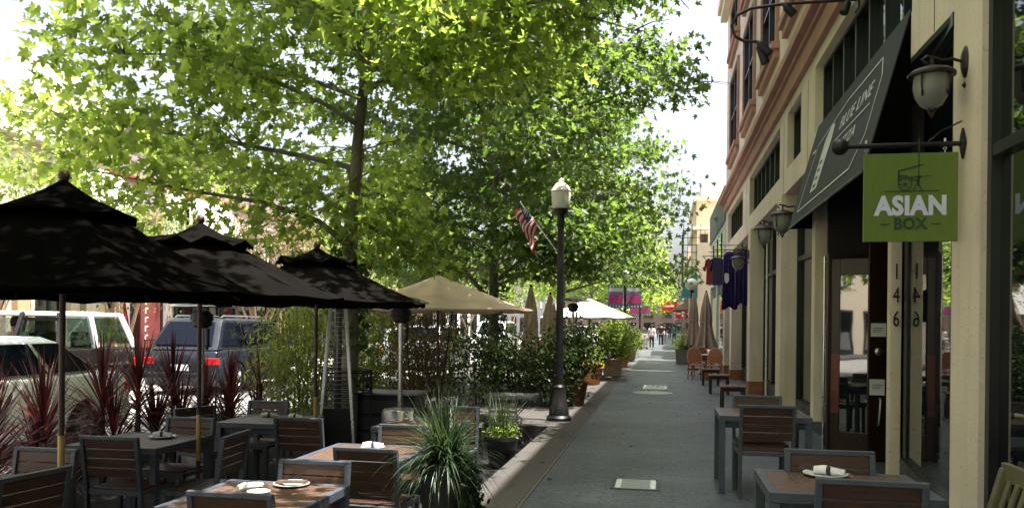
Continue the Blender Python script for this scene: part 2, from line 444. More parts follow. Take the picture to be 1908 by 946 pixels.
# ================================================================= the near building on the right
XF = 2.1
bld = thing("shop_building", "cream stucco shop building with salmon cornice, nearest along the sidewalk", "building", (XF, 0, 0))
def bp(name, mb, m, parent=None, **k):
    """part of the near building, built in world coordinates"""
    for i, q in enumerate(mb.v):
        mb.v[i] = (q[0] - XF, q[1], q[2])
    return mb.build(name, m, parent or bld, **k)
w = MB()
cols = [(-5.2, -4.6), (.9, 1.5), (5.92, 6.46), (14.9, 15.5), (20.0, 20.6), (25.3, 25.9), (28.0, 28.5)]
for a, b_ in cols: w.b2(XF - .05 if a > 7 else XF, 2.55, a, b_, -.05, 3.95)
w.b2(1.97, 2.12, 11.2, 11.42, .36, 3.95)
w.b2(XF, 2.6, -6, 28.5, 3.95, 4.35)
tw = [(.6, 5.4), (7.5, 12.05), (13.24, 14.65), (15.55, 20.85), (22.55, 27.6)]
prev = -6
for a, b_ in tw + [(28.5, 28.5)]:
    w.b2(XF, 2.6, prev, a, 4.35, 5.3); prev = b_
w.b2(XF, 2.6, -6, 28.5, 5.3, 6.95)
uw = [(1.0, 3.6), (5.0, 7.4), (8.6, 11.0), (12.2, 14.6), (15.9, 18.2), (19.8, 22.2), (24.0, 26.6)]
for z0, z1 in ((6.95, 9.3), (10.2, 11.6)):
    prev = -6
    for a, b_ in uw + [(28.5, 28.5)]:
        w.b2(XF, 2.6, prev, a, z0, z1); prev = b_
w.b2(XF, 2.6, -6, 28.5, 9.3, 10.2); w.b2(XF, 2.6, -6, 28.5, 11.6, 12.6)
w.b2(2.6, 14, 28.1, 28.5, -.05, 12.6); w.b2(2.6, 14, -6, -5.6, -.05, 12.6); w.b2(13.6, 14, -5.6, 28.1, -.05, 12.6)
bp("wall", w, M['stucco'])
w = MB(); w.b2(2.6, 13.6, -5.6, 28.1, 12.3, 12.5); bp("roof", w, M['grey'])
w = MB(); w.b2(1.86, 2.1, -6.3, 28.75, 12.1, 12.35); w.b2(1.76, 2.1, -6.4, 28.8, 12.353, 12.62); bp("eave", w, M['cream'], bev=.02)
w = MB()
w.b2(XF - .09, XF, -6, 28.55, 5.46, 5.72); w.b2(XF - .14, XF, -6, 28.6, 5.723, 5.80); w.b2(XF - .24, XF, -6, 28.7, 5.803, 5.92); w.b2(XF - .20, XF, -6, 28.66, 5.923, 6.04)
bp("cornice", w, M['salmon'], bev=.012)
for a, b_ in ((20.0, 20.6), (25.3, 25.9), (28.0, 28.5), (14.9, 15.5)):
    w = MB(); w.b2(XF - .07, 2.51, a - .02, b_ + .02, -.04, .30 if a != 14.9 else .12); bp("column_base", w, M['salmon_base'], bev=.008)
# faint joints in the stucco beam (control joints)
for y in (6.9, 12.6, 15.02, 21.6): w = MB(); w.b2(XF - .003, XF + .02, y, y + .012, 3.96, 5.29); bp("wall_joint", w, M['soffit'])
def window(y0, y1, z0, z1, n, x=XF + .16, frm='blackframe', depth=.10, tr=None, extra=()):
    f = MB(); t = .05
    f.b2(x - depth / 2, x + .04, y0, y1, z0, z0 + t); f.b2(x - depth / 2, x + .04, y0, y1, z1 - t, z1)
    for k in range(n + 1):
        yy = y0 + (y1 - y0 - t) * k / n
        f.b2(x - depth / 2, x + .04, yy, yy + t, z0 + t, z1 - t)
    for zz in extra: f.b2(x - depth / 2 + .01, x + .04, y0 + t, y1 - t, zz, zz + .045)
    fr = bp("window", f, M[frm])
    p = MB(); p.quad((x + .02, y0 + .01, z0 + .01), (x + .02, y1 - .01, z0 + .01), (x + .02, y1 - .01, z1 - .01), (x + .02, y0 + .01, z1 - .01))
    bp("pane", p, M['glass'], fr)
    return fr
for (a, b_), n in zip(tw, (5, 7, 1, 7, 7)): window(a, b_, 4.35, 5.3, n)
# tilted ventilation lights on the big transom window
for a, b_ in uw:
    for z0, z1 in ((6.95, 9.3), (10.2, 11.6)):
        fr = window(a, b_, z0, z1, 2, x=XF + .02, extra=((z0 + z1) / 2,))
        s = MB(); s.b2(XF - .07, XF, a - .10, a, z0, z1 + .10); s.b2(XF - .07, XF, b_, b_ + .10, z0, z1 + .10); s.b2(XF - .07, XF, a, b_, z1, z1 + .10)
        bp("window_surround", s, M['salmon'], bev=.01)
        s = MB(); s.b2(XF - .16, XF, a - .2, b_ + .2, z0 - .14, z0); s.b2(XF - .10, XF, a - .16, b_ + .16, z0 - .30, z0 - .143); bp("sill", s, M['salmon'], bev=.01)
# ground-floor shopfronts
def shopfront(y0, y1, x, n, z1=3.95, door=False):
    f = MB(); t = .07
    f.b2(x - .06, x + .06, y0, y1, .0, .35); f.b2(x - .06, x + .06, y0, y1, z1 - .1, z1); f.b2(x - .055, x + .055, y0, y1, 2.75, 2.83)
    for k in range(n + 1):
        yy = y0 + (y1 - y0 - t) * k / n
        f.b2(x - .06, x + .06, yy, yy + t, .35, z1 - .1)
    fr = bp("shop_window", f, M['blackframe'])
    p = MB(); p.quad((x, y0, .3), (x, y1, .3), (x, y1, z1 - .05), (x, y0, z1 - .05)); bp("pane", p, M['glass'], fr)
shopfront(-4.6, .9, 2.2, 3); shopfront(1.5, 5.92, 2.2, 3)
shopfront(11.42, 14.9, 2.38, 2); shopfront(15.5, 20, 2.42, 3); shopfront(20.6, 25.3, 2.42, 3); shopfront(25.9, 28, 2.42, 1)
# low sill wall inside bay by the near column
w = MB(); w.b2(2.02, 2.20, 1.5, 5.92, .0, .12); bp("plinth", w, M['soffit'])
# entrance recess: splayed glass, house-number pilaster, soffit, back wall
f = MB(); A, B_ = Vector((2.14, 6.46, 0)), Vector((2.42, 8.72, 0))
for z0, z1 in ((0, .3), (3.85, 3.95)): f.bar(A + Vector((0, 0, (z0 + z1) / 2)), B_ + Vector((0, 0, (z0 + z1) / 2)), .1, z1 - z0)
for q in (.02, .975): c = A.lerp(B_, q); f.b2(c.x - .02, c.x + .06, c.y - .05, c.y + .05, .3, 3.85)
fr = bp("shop_window", f, M['blackframe'])
p = MB(); p.quad(A + Vector((0, 0, .3)), B_ + Vector((0, 0, .3)), B_ + Vector((0, 0, 3.9)), A + Vector((0, 0, 3.9))); bp("pane", p, M['glass'], fr)
w = MB(); w.b2(2.275, 2.385, 8.76, 8.88, 0, 3.9); bp("pilaster", w, M['stucco'], bev=.008)
pil = [o for o in col.objects if o.name.startswith("pilaster")][-1]
for ch, z in (("1", 2.17), ("4", 1.93), ("6", 1.69)):
    text_obj("numeral", ch, .27, M['ink'], pil, frame4((2.33 - XF, 8.752, z), (1, 0, 0), (0, 0, 1)) @ Matrix.Diagonal((.5, .85, 1, 1)), .004, .0)
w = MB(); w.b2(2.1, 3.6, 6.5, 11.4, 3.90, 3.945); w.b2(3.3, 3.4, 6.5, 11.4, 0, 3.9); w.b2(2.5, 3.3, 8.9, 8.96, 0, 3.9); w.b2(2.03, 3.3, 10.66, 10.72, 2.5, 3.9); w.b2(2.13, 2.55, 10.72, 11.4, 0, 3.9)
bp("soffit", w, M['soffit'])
# glazed wood door facing down the sidewalk
Y = 10.6
w = MB(); w.b2(2.02, 2.06, Y - .03, Y + .05, 0, 2.52); w.b2(3.0, 3.3, Y - .03, Y + .05, 0, 2.52); w.b2(2.06, 3.0, Y - .03, Y + .05, 2.46, 2.52)
bp("door_frame", w, M['doorwood'])
DM = Matrix.Translation((2.063, Y, 0)) @ Matrix.Rotation(R(-21), 4, 'Z') @ Matrix.Translation((-2.063, -Y, 0))
w = MB(); w.M = DM; w.b2(2.063, 2.17, Y - .02, Y + .03, .01, 2.455); w.b2(2.50, 2.60, Y - .02, Y + .03, .01, 2.455); w.b2(2.17, 2.5, Y - .02, Y + .03, 2.25, 2.455); w.b2(2.17, 2.5, Y - .02, Y + .03, .01, .32)
dr = bp("door", w, M['doorwood'], bev=.005)
p = MB(); p.M = DM; p.quad((2.17, Y, .3), (2.5, Y, .3), (2.5, Y, 2.26), (2.17, Y, 2.26)); bp("pane", p, M['glass'], dr)
w = MB(); w.M = DM; w.b2(2.066, 2.165, Y - .024, Y - .021, .55, 1.28); bp("stile_reflection", w, M['copper'], dr)  # copper reflection on the stile, modelled as a coloured strip
Y -= .16
w = MB(); w.b2(2.43, 2.69, Y - .16, Y - .1, .01, 3.88); lk = bp("door_post", w, M['doorwood'], bev=.006)
for z0, z1, x0 in ((1.50, 1.66, 2.455), (.80, .99, 2.445)):
    w = MB(); w.b2(x0, x0 + .17, Y - .166, Y - .162, z0, z1); pp = bp("notice", w, M['paper'], lk)
for z in (1.58, .90):
    pass
w = MB()
for z0, n in ((1.60, 3), (.92, 3)):
    for k in range(n): w.b2(2.475, 2.595 - .015 * k, Y - .1685, Y - .1672, z0 - k * .022, z0 + .007 - k * .022)
bp("notice_print", w, M['ink'], lk)
w = MB(); w.lathe([(.045, 0), (.05, .01), (.03, .03), (.035, .05), (.001, .055)], 14, (2.55, Y - .16, 1.32), Matrix.Rotation(R(90), 3, 'X')); bp("lock", w, M['steel'], lk, smooth=True)
w = MB(); w.tube([(2.56, Y - .17, .76), (2.56, Y - .21, .74), (2.55, Y - .22, .6), (2.54, Y - .21, .46), (2.54, Y - .17, .44)], .012); bp("handle", w, M['steel'], lk, smooth=True)
w = MB(); w.quad((2.8, Y, .1), (3.0, Y, .1), (3.0, Y, 2.45), (2.8, Y, 2.45)); bp("pane", w, M['glass'], lk)
w = MB(); w.tube([(2.0, 10.7, .02), (2.0, 10.7, 2.5)], .018, 8); bp("conduit", w, M['steel'], smooth=True)
w = MB(); w.tube([(2.30, 18.9, .02), (2.30, 18.9, 3.93)], .022, 8); bp("conduit", w, M['paint_white'], smooth=True)
# black sloped awning with its white print
ax, az0, az1, ay0, ay1 = 1.72, 2.98, 4.38, 7.52, 11.75
w = MB()
w.add([(ax, ay0, az0), (ax, ay1, az0), (XF, ay1, az1), (XF, ay0, az1), (XF, ay0, az0), (XF, ay1, az0)],
      [(0, 1, 2, 3)])
aw = bp("awning", w, M['awning'], thick=.012)
w = MB(); w.add([(ax + .01, ay0 + .006, az0), (XF, ay0 + .006, az0), (XF, ay0 + .006, az1 - .02)], [(0, 1, 2)]); bp("side_panel", w, M['canvas_black'], aw, thick=.008); w = MB(); w.add([(ax + .01, ay1 - .006, az0), (XF, ay1 - .006, az0), (XF, ay1 - .006, az1 - .02)], [(0, 1, 2)])
bp("side_panel", w, M['canvas_black'], aw, thick=.008)
w = MB(); w.tube([(ax, ay0, az0), (ax, ay1, az0), (XF - .02, ay1, az0)], .014); w.tube([(ax, ay0, az0), (XF - .02, ay0, az0)], .014); bp("awning_frame", w, M['iron'], aw)
sl = Vector((XF - ax, 0, az1 - az0)); SL = sl.length; sl.normalize()
nrm = Vector((-sl.z, 0, sl.x))
def on_aw(u, v, lift=.012):   # u along the street from the near end (0..1 of width), v up the slope in metres
    p_ = Vector((ax, ay0, az0)) + Vector((0, 1, 0)) * u + sl * v + nrm * lift
    return Vector((p_.x - XF, p_.y, p_.z))
w = MB()
def stroke(pts, wd):
    for a, b_ in zip(pts[:-1], pts[1:]):
        w.bar(on_aw(*a), on_aw(*b_), wd, .003, up=nrm)
bord = [(.72, .16), (.40, .42), (.40, .98), (.62, 1.22), (2.05, 1.22), (3.55, 1.02), (3.75, .16), (.72, .16)]
stroke(bord, .02)
stroke([(.62, .78), (2.2, .78)], .016)
# tapering pale column shape with small dark squares
w.add([on_aw(3.05, .30), on_aw(2.62, .30), on_aw(2.52, .9), on_aw(2.58, 1.08), on_aw(2.80, 1.12), on_aw(3.0, .98)], [(0, 1, 2, 3, 4, 5)])
bp_o = w.build("emblem", M['stencil'], aw)
w = MB()
for k in range(4): w.add([on_aw(2.93, .34 + k * .1, .014), on_aw(2.75, .34 + k * .1, .014), on_aw(2.75, .38 + k * .1, .014), on_aw(2.93, .38 + k * .1, .014)], [(0, 1, 2, 3)])
w.build("emblem_mark", M['ink'], aw)
def aw_frame(u, v):
    o_ = on_aw(u, v, .012); return frame4(o_, (0, -1, 0), sl)
text_obj("lettering", "BLUE LINE", .36, M['stencil'], aw, aw_frame(1.42, .95) @ Matrix.Diagonal((.80, .62, 1, 1)), .002, .0, 1.12)
text_obj("lettering", "PIZZA", .30, M['stencil'], aw, aw_frame(1.42, .62) @ Matrix.Diagonal((.9, .62, 1, 1)), .002, .0, 1.12)

# ================================================================= further buildings on the right
def gbox(parent, org):
    def f(name, boxes, m, par=None, **k):
        mb = MB()
        for q in boxes: mb.b2(q[0] - org[0], q[1] - org[0], q[2] - org[1], q[3] - org[1], q[4], q[5])
        return mb.build(name, m, par or parent, **k)
    return f
b2 = thing("shop_building", "pale low building with dark grey parapet, beyond the cream building", "building", (2.1, 28.85, 0)); P = gbox(b2, (2.1, 28.85))
P("wall", [(2.1, 2.9, 28.85, 37.5, 3.3, 5.25), (2.9, 12, 28.85, 37.5, 5.25, 5.9), (2.1, 2.9, 28.85, 29.3, 0, 3.3), (2.1, 2.9, 33, 33.4, 0, 3.3), (2.1, 2.9, 37.1, 37.5, 0, 3.3)], M['palewall'])
P("parapet", [(2.06, 2.9, 28.85, 37.6, 5.25, 6.5)], M['grey'])
P("shading_mass", [(3.0, 12, 28.9, 37.5, 5.9, 15.5)], M['palewall'])  # unseen setback block, added to shade the sidewalk
P("siding", [(2.2, 2.35, 29.3, 33, 0, 3.3), (2.2, 2.35, 33.4, 37.1, 0, 3.3)], M['grey'])
for a in (30.2, 32.4, 34.8):
    fr = P("window", [(2.06, 2.1, a, a + 1.3, 3.9, 5.0)], M['blackframe']); P("pane", [(2.05, 2.06, a + .06, a + 1.24, 3.96, 4.94)], M['glass'], fr)
for a in (30, 34): P("shop_window", [(2.14, 2.2, a, a + 2.2, .4, 2.8)], M['glass'])
b3 = thing("tower_building", "sunlit peach building with iron balconies above a teal awning", "building", (1.5, 39.5, 0)); P = gbox(b3, (1.5, 39.5))
P("wall", [(1.6, 9, 39.5, 52, 3.4, 5.6), (1.7, 9, 43.6, 52, 5.6, 8.2), (1.6, 9, 39.5, 40, 0, 3.4), (1.6, 9, 44, 44.5, 0, 3.4), (1.6, 9, 51.5, 52, 0, 3.4), (2.0, 9, 40, 51.5, 0, 3.4)], M['peach'])
P("cornice", [(1.5, 9.1, 43.5, 52.1, 6.7, 6.85), (1.55, 9.1, 43.5, 52.1, 8.2, 8.4)], M['cream'], bev=.02)
P("roof_box", [(2.0, 6, 45, 50, 8.4, 9.3)], M['cream'])
for x in (1.85, 2.6): 
    fr = P("window", [(x, x + .5, 43.56, 43.6, 5.7, 6.5)], M['orange']); P("pane", [(x + .05, x + .45, 43.54, 43.56, 5.75, 6.45)], M['glass'], fr)
for a in (45, 47.2, 49.4):
    fr = P("window", [(1.56, 1.6, a, a + 1.2, 3.8, 5.2)], M['white']); P("pane", [(1.54, 1.56, a + .08, a + 1.12, 3.88, 5.12)], M['glass'], fr)
for k, (x0, x1, y0, y1) in enumerate(((.95, 1.6, 39.6, 43.2),)):
    for z in (3.75,):
        mb = MB()
        for z in (3.75, 4.1, 4.45, 4.8, 5.15, 5.5, 5.85, 6.2):
            mb.bar((x0 - 1.5, y0 - 39.5, z), (x1 + .5 - 1.5, y0 - 39.5, z), .03, .03); mb.bar((x0 - 1.5, y0 - 39.5, z), (x0 - 1.5, y1 - 39.5, z), .03, .03)
        for q in range(6): mb.bar((x0 - 1.5 + q * .2, y0 - 39.5, 3.7), (x0 - 1.5 + q * .2, y0 - 39.5, 6.5 if q % 2 == 0 else 6.2), .025, .025)
        for q in range(7): mb.bar((x0 - 1.5, y0 - 39.5 + q * .6, 3.7), (x0 - 1.5, y0 - 39.5 + q * .6, 6.4 if q % 2 == 0 else 6.2), .025, .025)
        mb.b2(x0 - 1.5, x1 - 1.5, y0 - 39.5, y1 - 39.5, 3.62, 3.7)
        mb.build("balcony", M['iron'], b3)
mb = MB()
prof = [(1.6, 4.05), (1.35, 4.0), (1.1, 3.75), (.95, 3.4), (.9, 2.95)]
for (xa, za), (xb, zb) in zip(prof[:-1], prof[1:]):
    mb.quad((xa - 1.5, -.6, za), (xb - 1.5, -.6, zb), (xb - 1.5, 3.3, zb), (xa - 1.5, 3.3, za))
mb.add([(x - 1.5, -.6, z) for x, z in prof] + [(.1, -.6, 2.95)], [tuple(range(6))])
mb.build("awning", M['awningteal'], b3, thick=.03)
P("shop_wall", [(1.62, 1.66, 40, 44, 0, 3.0)], M['salmon_base'])
for i, (y0, y1, h, m, lab, x) in enumerate(((54, 68, 6.2, 'maroon', "dark brown low shop building past the peach building", 1.7), (69, 95, 8.2, 'cream', "distant cream building far down the sidewalk", 2.0), (96, 150, 9, 'mauve', "farthest mauve building at the end of the sidewalk", 2.2))):
    b_ = thing("shop_building", lab, "building", (x, y0, 0)); P = gbox(b_, (x, y0))
    P("wall", [(x, x + 9, y0, y1, 0, h)], M[m])
    n = int((y1 - y0) / 3.4)
    for k in range(n):
        a = y0 + .8 + k * 3.4
        fr = P("window", [(x - .04, x, a, a + 1.8, 4.2, 5.6)], M['white']); P("pane", [(x - .05, x - .04, a + .1, a + 1.7, 4.3, 5.5)], M['glass'], fr)
        P("shop_window", [(x - .05, x, a - .3, a + 2.1, .4, 2.6)], M['glass'])
    mb = MB(); mb.add([(0, 1.5, 3.4), (-1.0, 1.5, 2.7), (-1.0, 7.5, 2.7), (0, 7.5, 3.4), (0, 1.5, 2.7), (0, 7.5, 2.7)], [(0, 1, 2, 3), (0, 1, 4), (3, 2, 5)]); mb.build("awning", M['canvas_taupe' if i == 0 else 'canvas_white'], b_, thick=.03)

# ================================================================= buildings across the street (facing +X)
XL = -18.6
def across(name, label, y0, y1, h, m, wins, shops, awns=(), trims=(), extra=()):
    t = thing(name, label, "building", (XL, y0, .045)); P = gbox(t, (XL, y0)); Z = .045
    def Q(nm, boxes, mt, par=None, **k): return P(nm, [(a, b, c, d, e - Z, f_ - Z) for a, b, c, d, e, f_ in boxes], mt, par, **k)
    Q("wall", [(XL - 10, XL, y0, y1, Z, h)], M[m])
    for z0, z1, dx, mm in trims: Q("cornice", [(XL, XL + dx, y0, y1, z0, z1)], M[mm], bev=.02)
    for a, b, z0, z1, fm in wins:
        fr = Q("window", [(XL, XL + .08, a, a + .09, z0, z1), (XL, XL + .08, b - .09, b, z0, z1), (XL, XL + .08, a + .09, b - .09, z0, z0 + .09), (XL, XL + .08, a + .09, b - .09, z1 - .09, z1), (XL, XL + .07, a + .09, b - .09, (z0 + z1) / 2, (z0 + z1) / 2 + .06), (XL, XL + .07, (a + b) / 2 - .025, (a + b) / 2 + .025, z0 + .09, (z0 + z1) / 2)], M[fm])
        Q("pane", [(XL, XL + .03, a + .09, b - .09, z0 + .09, z1 - .09)], M['glass'], fr)
    for a, b, z1, mm in shops:
        fr = Q("shop_window", [(XL, XL + .1, a, a + .1, Z, z1), (XL, XL + .1, b - .1, b, Z, z1), (XL, XL + .1, a + .1, b - .1, z1 - .12, z1), (XL, XL + .1, a + .1, b - .1, Z, .3), (XL, XL + .09, (a + b) / 2 - .04, (a + b) / 2 + .04, .3, z1 - .12)], M['blackframe'])
        Q("pane", [(XL, XL + .04, a + .1, b - .1, .3, z1 - .12)], M[mm], fr)
    for a, b, z0, z1, d, mm, stripes in awns:
        mb = MB(); n = 6
        pts = [(d * math.sin(k / n * math.pi / 2), z1 - (z1 - z0) * (1 - math.cos(k / n * math.pi / 2)) ) for k in range(n + 1)]
        for (xa, za), (xb, zb) in zip(pts[:-1], pts[1:]): mb.quad((xa, a - y0, za - Z), (xb, a - y0, zb - Z), (xb, b - y0, zb - Z), (xa, b - y0, za - Z))
        ao = mb.build("awning", M[mm], t, thick=.03)
        for e in (a - y0, b - y0): mb = MB(); mb.add([(x, e, z - Z) for x, z in pts] + [(0, e, z0 - Z)], [tuple(range(n + 2))]); mb.build("end_panel", M[mm], ao, thick=.02)
        mb = MB(); k = 0; y = a
        while y < b - .05:
            if k % 2 == 0: mb.b2(d - .02, d + .02, y - y0, min(y + .16, b) - y0, z0 - .22 - Z, z0 - Z)
            y += .16; k += 1
        mb.build("valance", M['canvas_black'], ao)
        if stripes:
            mb = MB()
            for q in range(5):
                x = d * (q + .5) / 5
                for e in (a - y0 - .025, b - y0 + .025): mb.b2(x - .06, x + .06, e - .005, e + .005, z0 - Z, z0 + (z1 - z0) * .75 * math.cos(math.asin(min(.99, x / d))) - Z)
            mb.build("stripe", M['canvas_black'], ao)
    for nm, bx, mm in extra: Q(nm, bx, M[mm], bev=.01)
    return t
across("row_building", "long pale building across the street behind the camera, seen only in shop-window reflections", -40, 3.9, 7.5, 'cream',
       [(y, y + 1.2, 4.1, 5.8, 'white') for y in range(-38, 2, 4)], [(y, y + 2.6, 2.7, 'glass') for y in range(-38, 0, 4)], trims=[(7.3, 7.7, .3, 'white')])
across("corner_building", "cream two-storey building across the street behind the white sedan", 4, 24.3, 9.4, 'cream',
       [(y, y + 1.2, 3.9, 5.6, 'white') for y in (6, 9, 12, 15, 18, 21)], [(6, 9, 2.7, 'glass'), (10, 13, 2.7, 'glass'), (14, 17.4, 2.7, 'glass'), (18.2, 20.0, 2.6, 'glass'), (21.2, 22.2, 2.6, 'glass')],
       awns=[], trims=[(6.9, 7.25, .35, 'cream'), (3.2, 3.4, .12, 'white')],
       extra=[("pillar", [(XL, XL + .22, 20.3, 20.75, .045, 2.9)], 'orange'), ("pillar", [(XL, XL + .25, 22.4, 22.8, .045, 3.1)], 'stucco'), ("pillar", [(XL, XL + .25, 23.1, 23.5, .045, 3.1)], 'stucco')])
across("awning_building", "mauve two-storey building with white dome awnings and red trim, across the street", 24.3, 37, 8.8, 'mauve',
       [(24.9, 25.7, 4.3, 6.3, 'white'), (26.2, 27.3, 3.9, 5.5, 'redtrim'), (31.4, 32.2, 4.2, 6.0, 'white'), (33.6, 34.4, 4.2, 6.0, 'white'), (35.2, 36.0, 4.2, 6.0, 'white')],
       [(25.6, 27.4, 2.6, 'maroon'), (28.2, 30.6, 2.6, 'glass'), (31.2, 34.0, 2.6, 'glass'), (34.4, 36.6, 2.6, 'glass')],
       awns=[(22.2, 24.2, 5.1, 6.6, 1.2, 'white', True), (28.0, 30.9, 4.7, 6.5, 1.4, 'white', True), (28.1, 36.5, 2.75, 3.0, 1.0, 'canvas_white', False)],
       trims=[(8.6, 8.9, .3, 'white'), (6.55, 6.75, .08, 'redtrim'), (3.5, 3.7, .12, 'white')],
       extra=[("pillar", [(XL, XL + .3, 27.4, 28.0, 3.7, 6.5)], 'white'), ("column", [(XL, XL + .3, 24.4, 24.9, .045, 3.5)], 'salmon')])
across("long_building", "beige two-storey building across the street beyond the mauve one", 37, 56, 7.0, 'pot_tan',
       [(y, y + 1.1, 4.1, 5.8, 'white') for y in (38, 41, 44, 47, 50, 53)], [(y, y + 2.4, 2.6, 'glass') for y in (37.6, 41, 44.4, 47.8, 51.2)],
       awns=[(37.5, 43, 2.8, 3.3, 1.1, 'awningteal', False), (45, 51, 2.8, 3.3, 1.1, 'canvas_white', False)], trims=[(6.9, 7.3, .25, 'white')])
across("far_building", "pinkish white building far down the other side of the street", 56, 90, 8.5, 'white',
       [(y, y + 1.2, 4.3, 6.0, 'redtrim') for y in range(58, 88, 4)], [(y, y + 2.6, 2.6, 'glass') for y in range(57, 86, 4)],
       awns=[(60, 68, 2.8, 3.3, 1.1, 'red', False)], trims=[(8.4, 8.8, .3, 'salmon')])
across("far_building", "low grey building at the distant end of the other side", 91, 150, 7.5, 'grey',
       [(y, y + 1.4, 4.2, 5.8, 'white') for y in range(93, 148, 6)], [(y, y + 3, 2.6, 'glass') for y in range(93, 146, 6)])
e_ = thing("end_building", "dim brown building closing the street at its far end", "building", (-6, 176, -.3)); P = gbox(e_, (-6, 176))
P("wall", [(-22, 16, 176, 190, 0, 7)], M['farbrick'])
for k in range(9): P("window", [(-20 + k * 4, -18 + k * 4, 175.95, 176, 3.6, 5.6)], M['glass'])
for k in range(9): P("shop_window", [(-20 + k * 4, -17.6 + k * 4, 175.95, 176, .4, 2.6)], M['glass'])
# ================================================================= trees and planting
rng = np.random.default_rng(11)
def maple_tpl():
    half = [(0, 0), (.18, -.08), (.46, .0), (.40, .14), (.24, .22), (.44, .34), (.62, .56), (.40, .57), (.20, .52), (.19, .76), (0, 1.05)]
    v = [(x, y, abs(x) * .30 - .15 * y * y) for x, y in half] + [(-x, y, abs(x) * .30 - .15 * y * y) for x, y in half[1:-1]]
    # folded along the midrib: right half 0..6, left half 0,7..11,6
    return np.array(v, float), [list(range(11)), [10] + list(range(19, 10, -1)) + [0]]
def oval_tpl(w=.28):
    return np.array([(0, 0, 0), (w, .35, .05), (w * .7, .75, .04), (0, 1, -.05), (-w * .7, .75, .04), (-w, .35, .05)], float), [[0, 1, 2, 3], [3, 4, 5, 0]]
def lance_tpl():
    return np.array([(0, 0, 0), (.08, .3, .01), (0, 1, -.12), (-.08, .3, .01)], float), [[0, 1, 2], [2, 3, 0]]
np_lance = (np.array([(0, 0, 0), (.13, .35, .01), (0, 1, -.12), (-.13, .35, .01)], float), [[0, 1, 2], [2, 3, 0]])
def leaves(name, pos, size, m, parent, tpl, tilt=50, droop=.0, out=None, kind=None, smin=.5):
    """one mesh of many leaf-sized faces; pos (N,3)"""
    V, F = tpl; n = len(pos); k = len(V)
    az = rng.uniform(0, 2 * np.pi, n)
    if out is not None:
        az = np.arctan2(out[:, 1], out[:, 0]) + rng.normal(0, .9, n) - np.pi / 2
    tl = np.radians(rng.normal(0, tilt, n)); tl2 = np.radians(rng.normal(-droop, tilt * .8, n))
    s = size * rng.uniform(smin, 1.25, n)
    cx, sx = np.cos(tl2), np.sin(tl2); cy, sy = np.cos(tl), np.sin(tl); cz, sz = np.cos(az), np.sin(az)
    P = V[None] * s[:, None, None]
    x, y, z = P[..., 0], P[..., 1], P[..., 2]
    x, z = x * cy[:, None] + z * sy[:, None], -x * sy[:, None] + z * cy[:, None]
    y, z = y * cx[:, None] - z * sx[:, None], y * sx[:, None] + z * cx[:, None]
    x, y = x * cz[:, None] - y * sz[:, None], x * sz[:, None] + y * cz[:, None]
    P = np.stack([x, y, z], -1) + pos[:, None, :]
    return rawmesh(name, P.reshape(-1, 3), F, n, k, m, parent, kind)
def rawmesh(name, co, F, n, k, m, parent, kind=None):
    me = bpy.data.meshes.new(name)
    lp = np.concatenate([np.array(f) for f in F]); ln = np.array([len(f) for f in F])
    L = (lp[None] + (np.arange(n) * k)[:, None]).ravel()
    starts1 = np.concatenate([[0], np.cumsum(ln)[:-1]])
    S = (starts1[None] + (np.arange(n) * ln.sum())[:, None]).ravel()
    me.vertices.add(n * k); me.vertices.foreach_set("co", co.astype(np.float32).ravel())
    me.loops.add(len(L)); me.loops.foreach_set("vertex_index", L.astype(np.int32))
    me.polygons.add(len(S)); me.polygons.foreach_set("loop_start", S.astype(np.int32))
    me.polygons.foreach_set("loop_total", np.tile(ln, n).astype(np.int32))
    me.update(calc_edges=True); me.validate()
    me.materials.append(m)
    o = bpy.data.objects.new(name, me); col.objects.link(o); o.parent = parent
    if kind: o["kind"] = kind
    return o

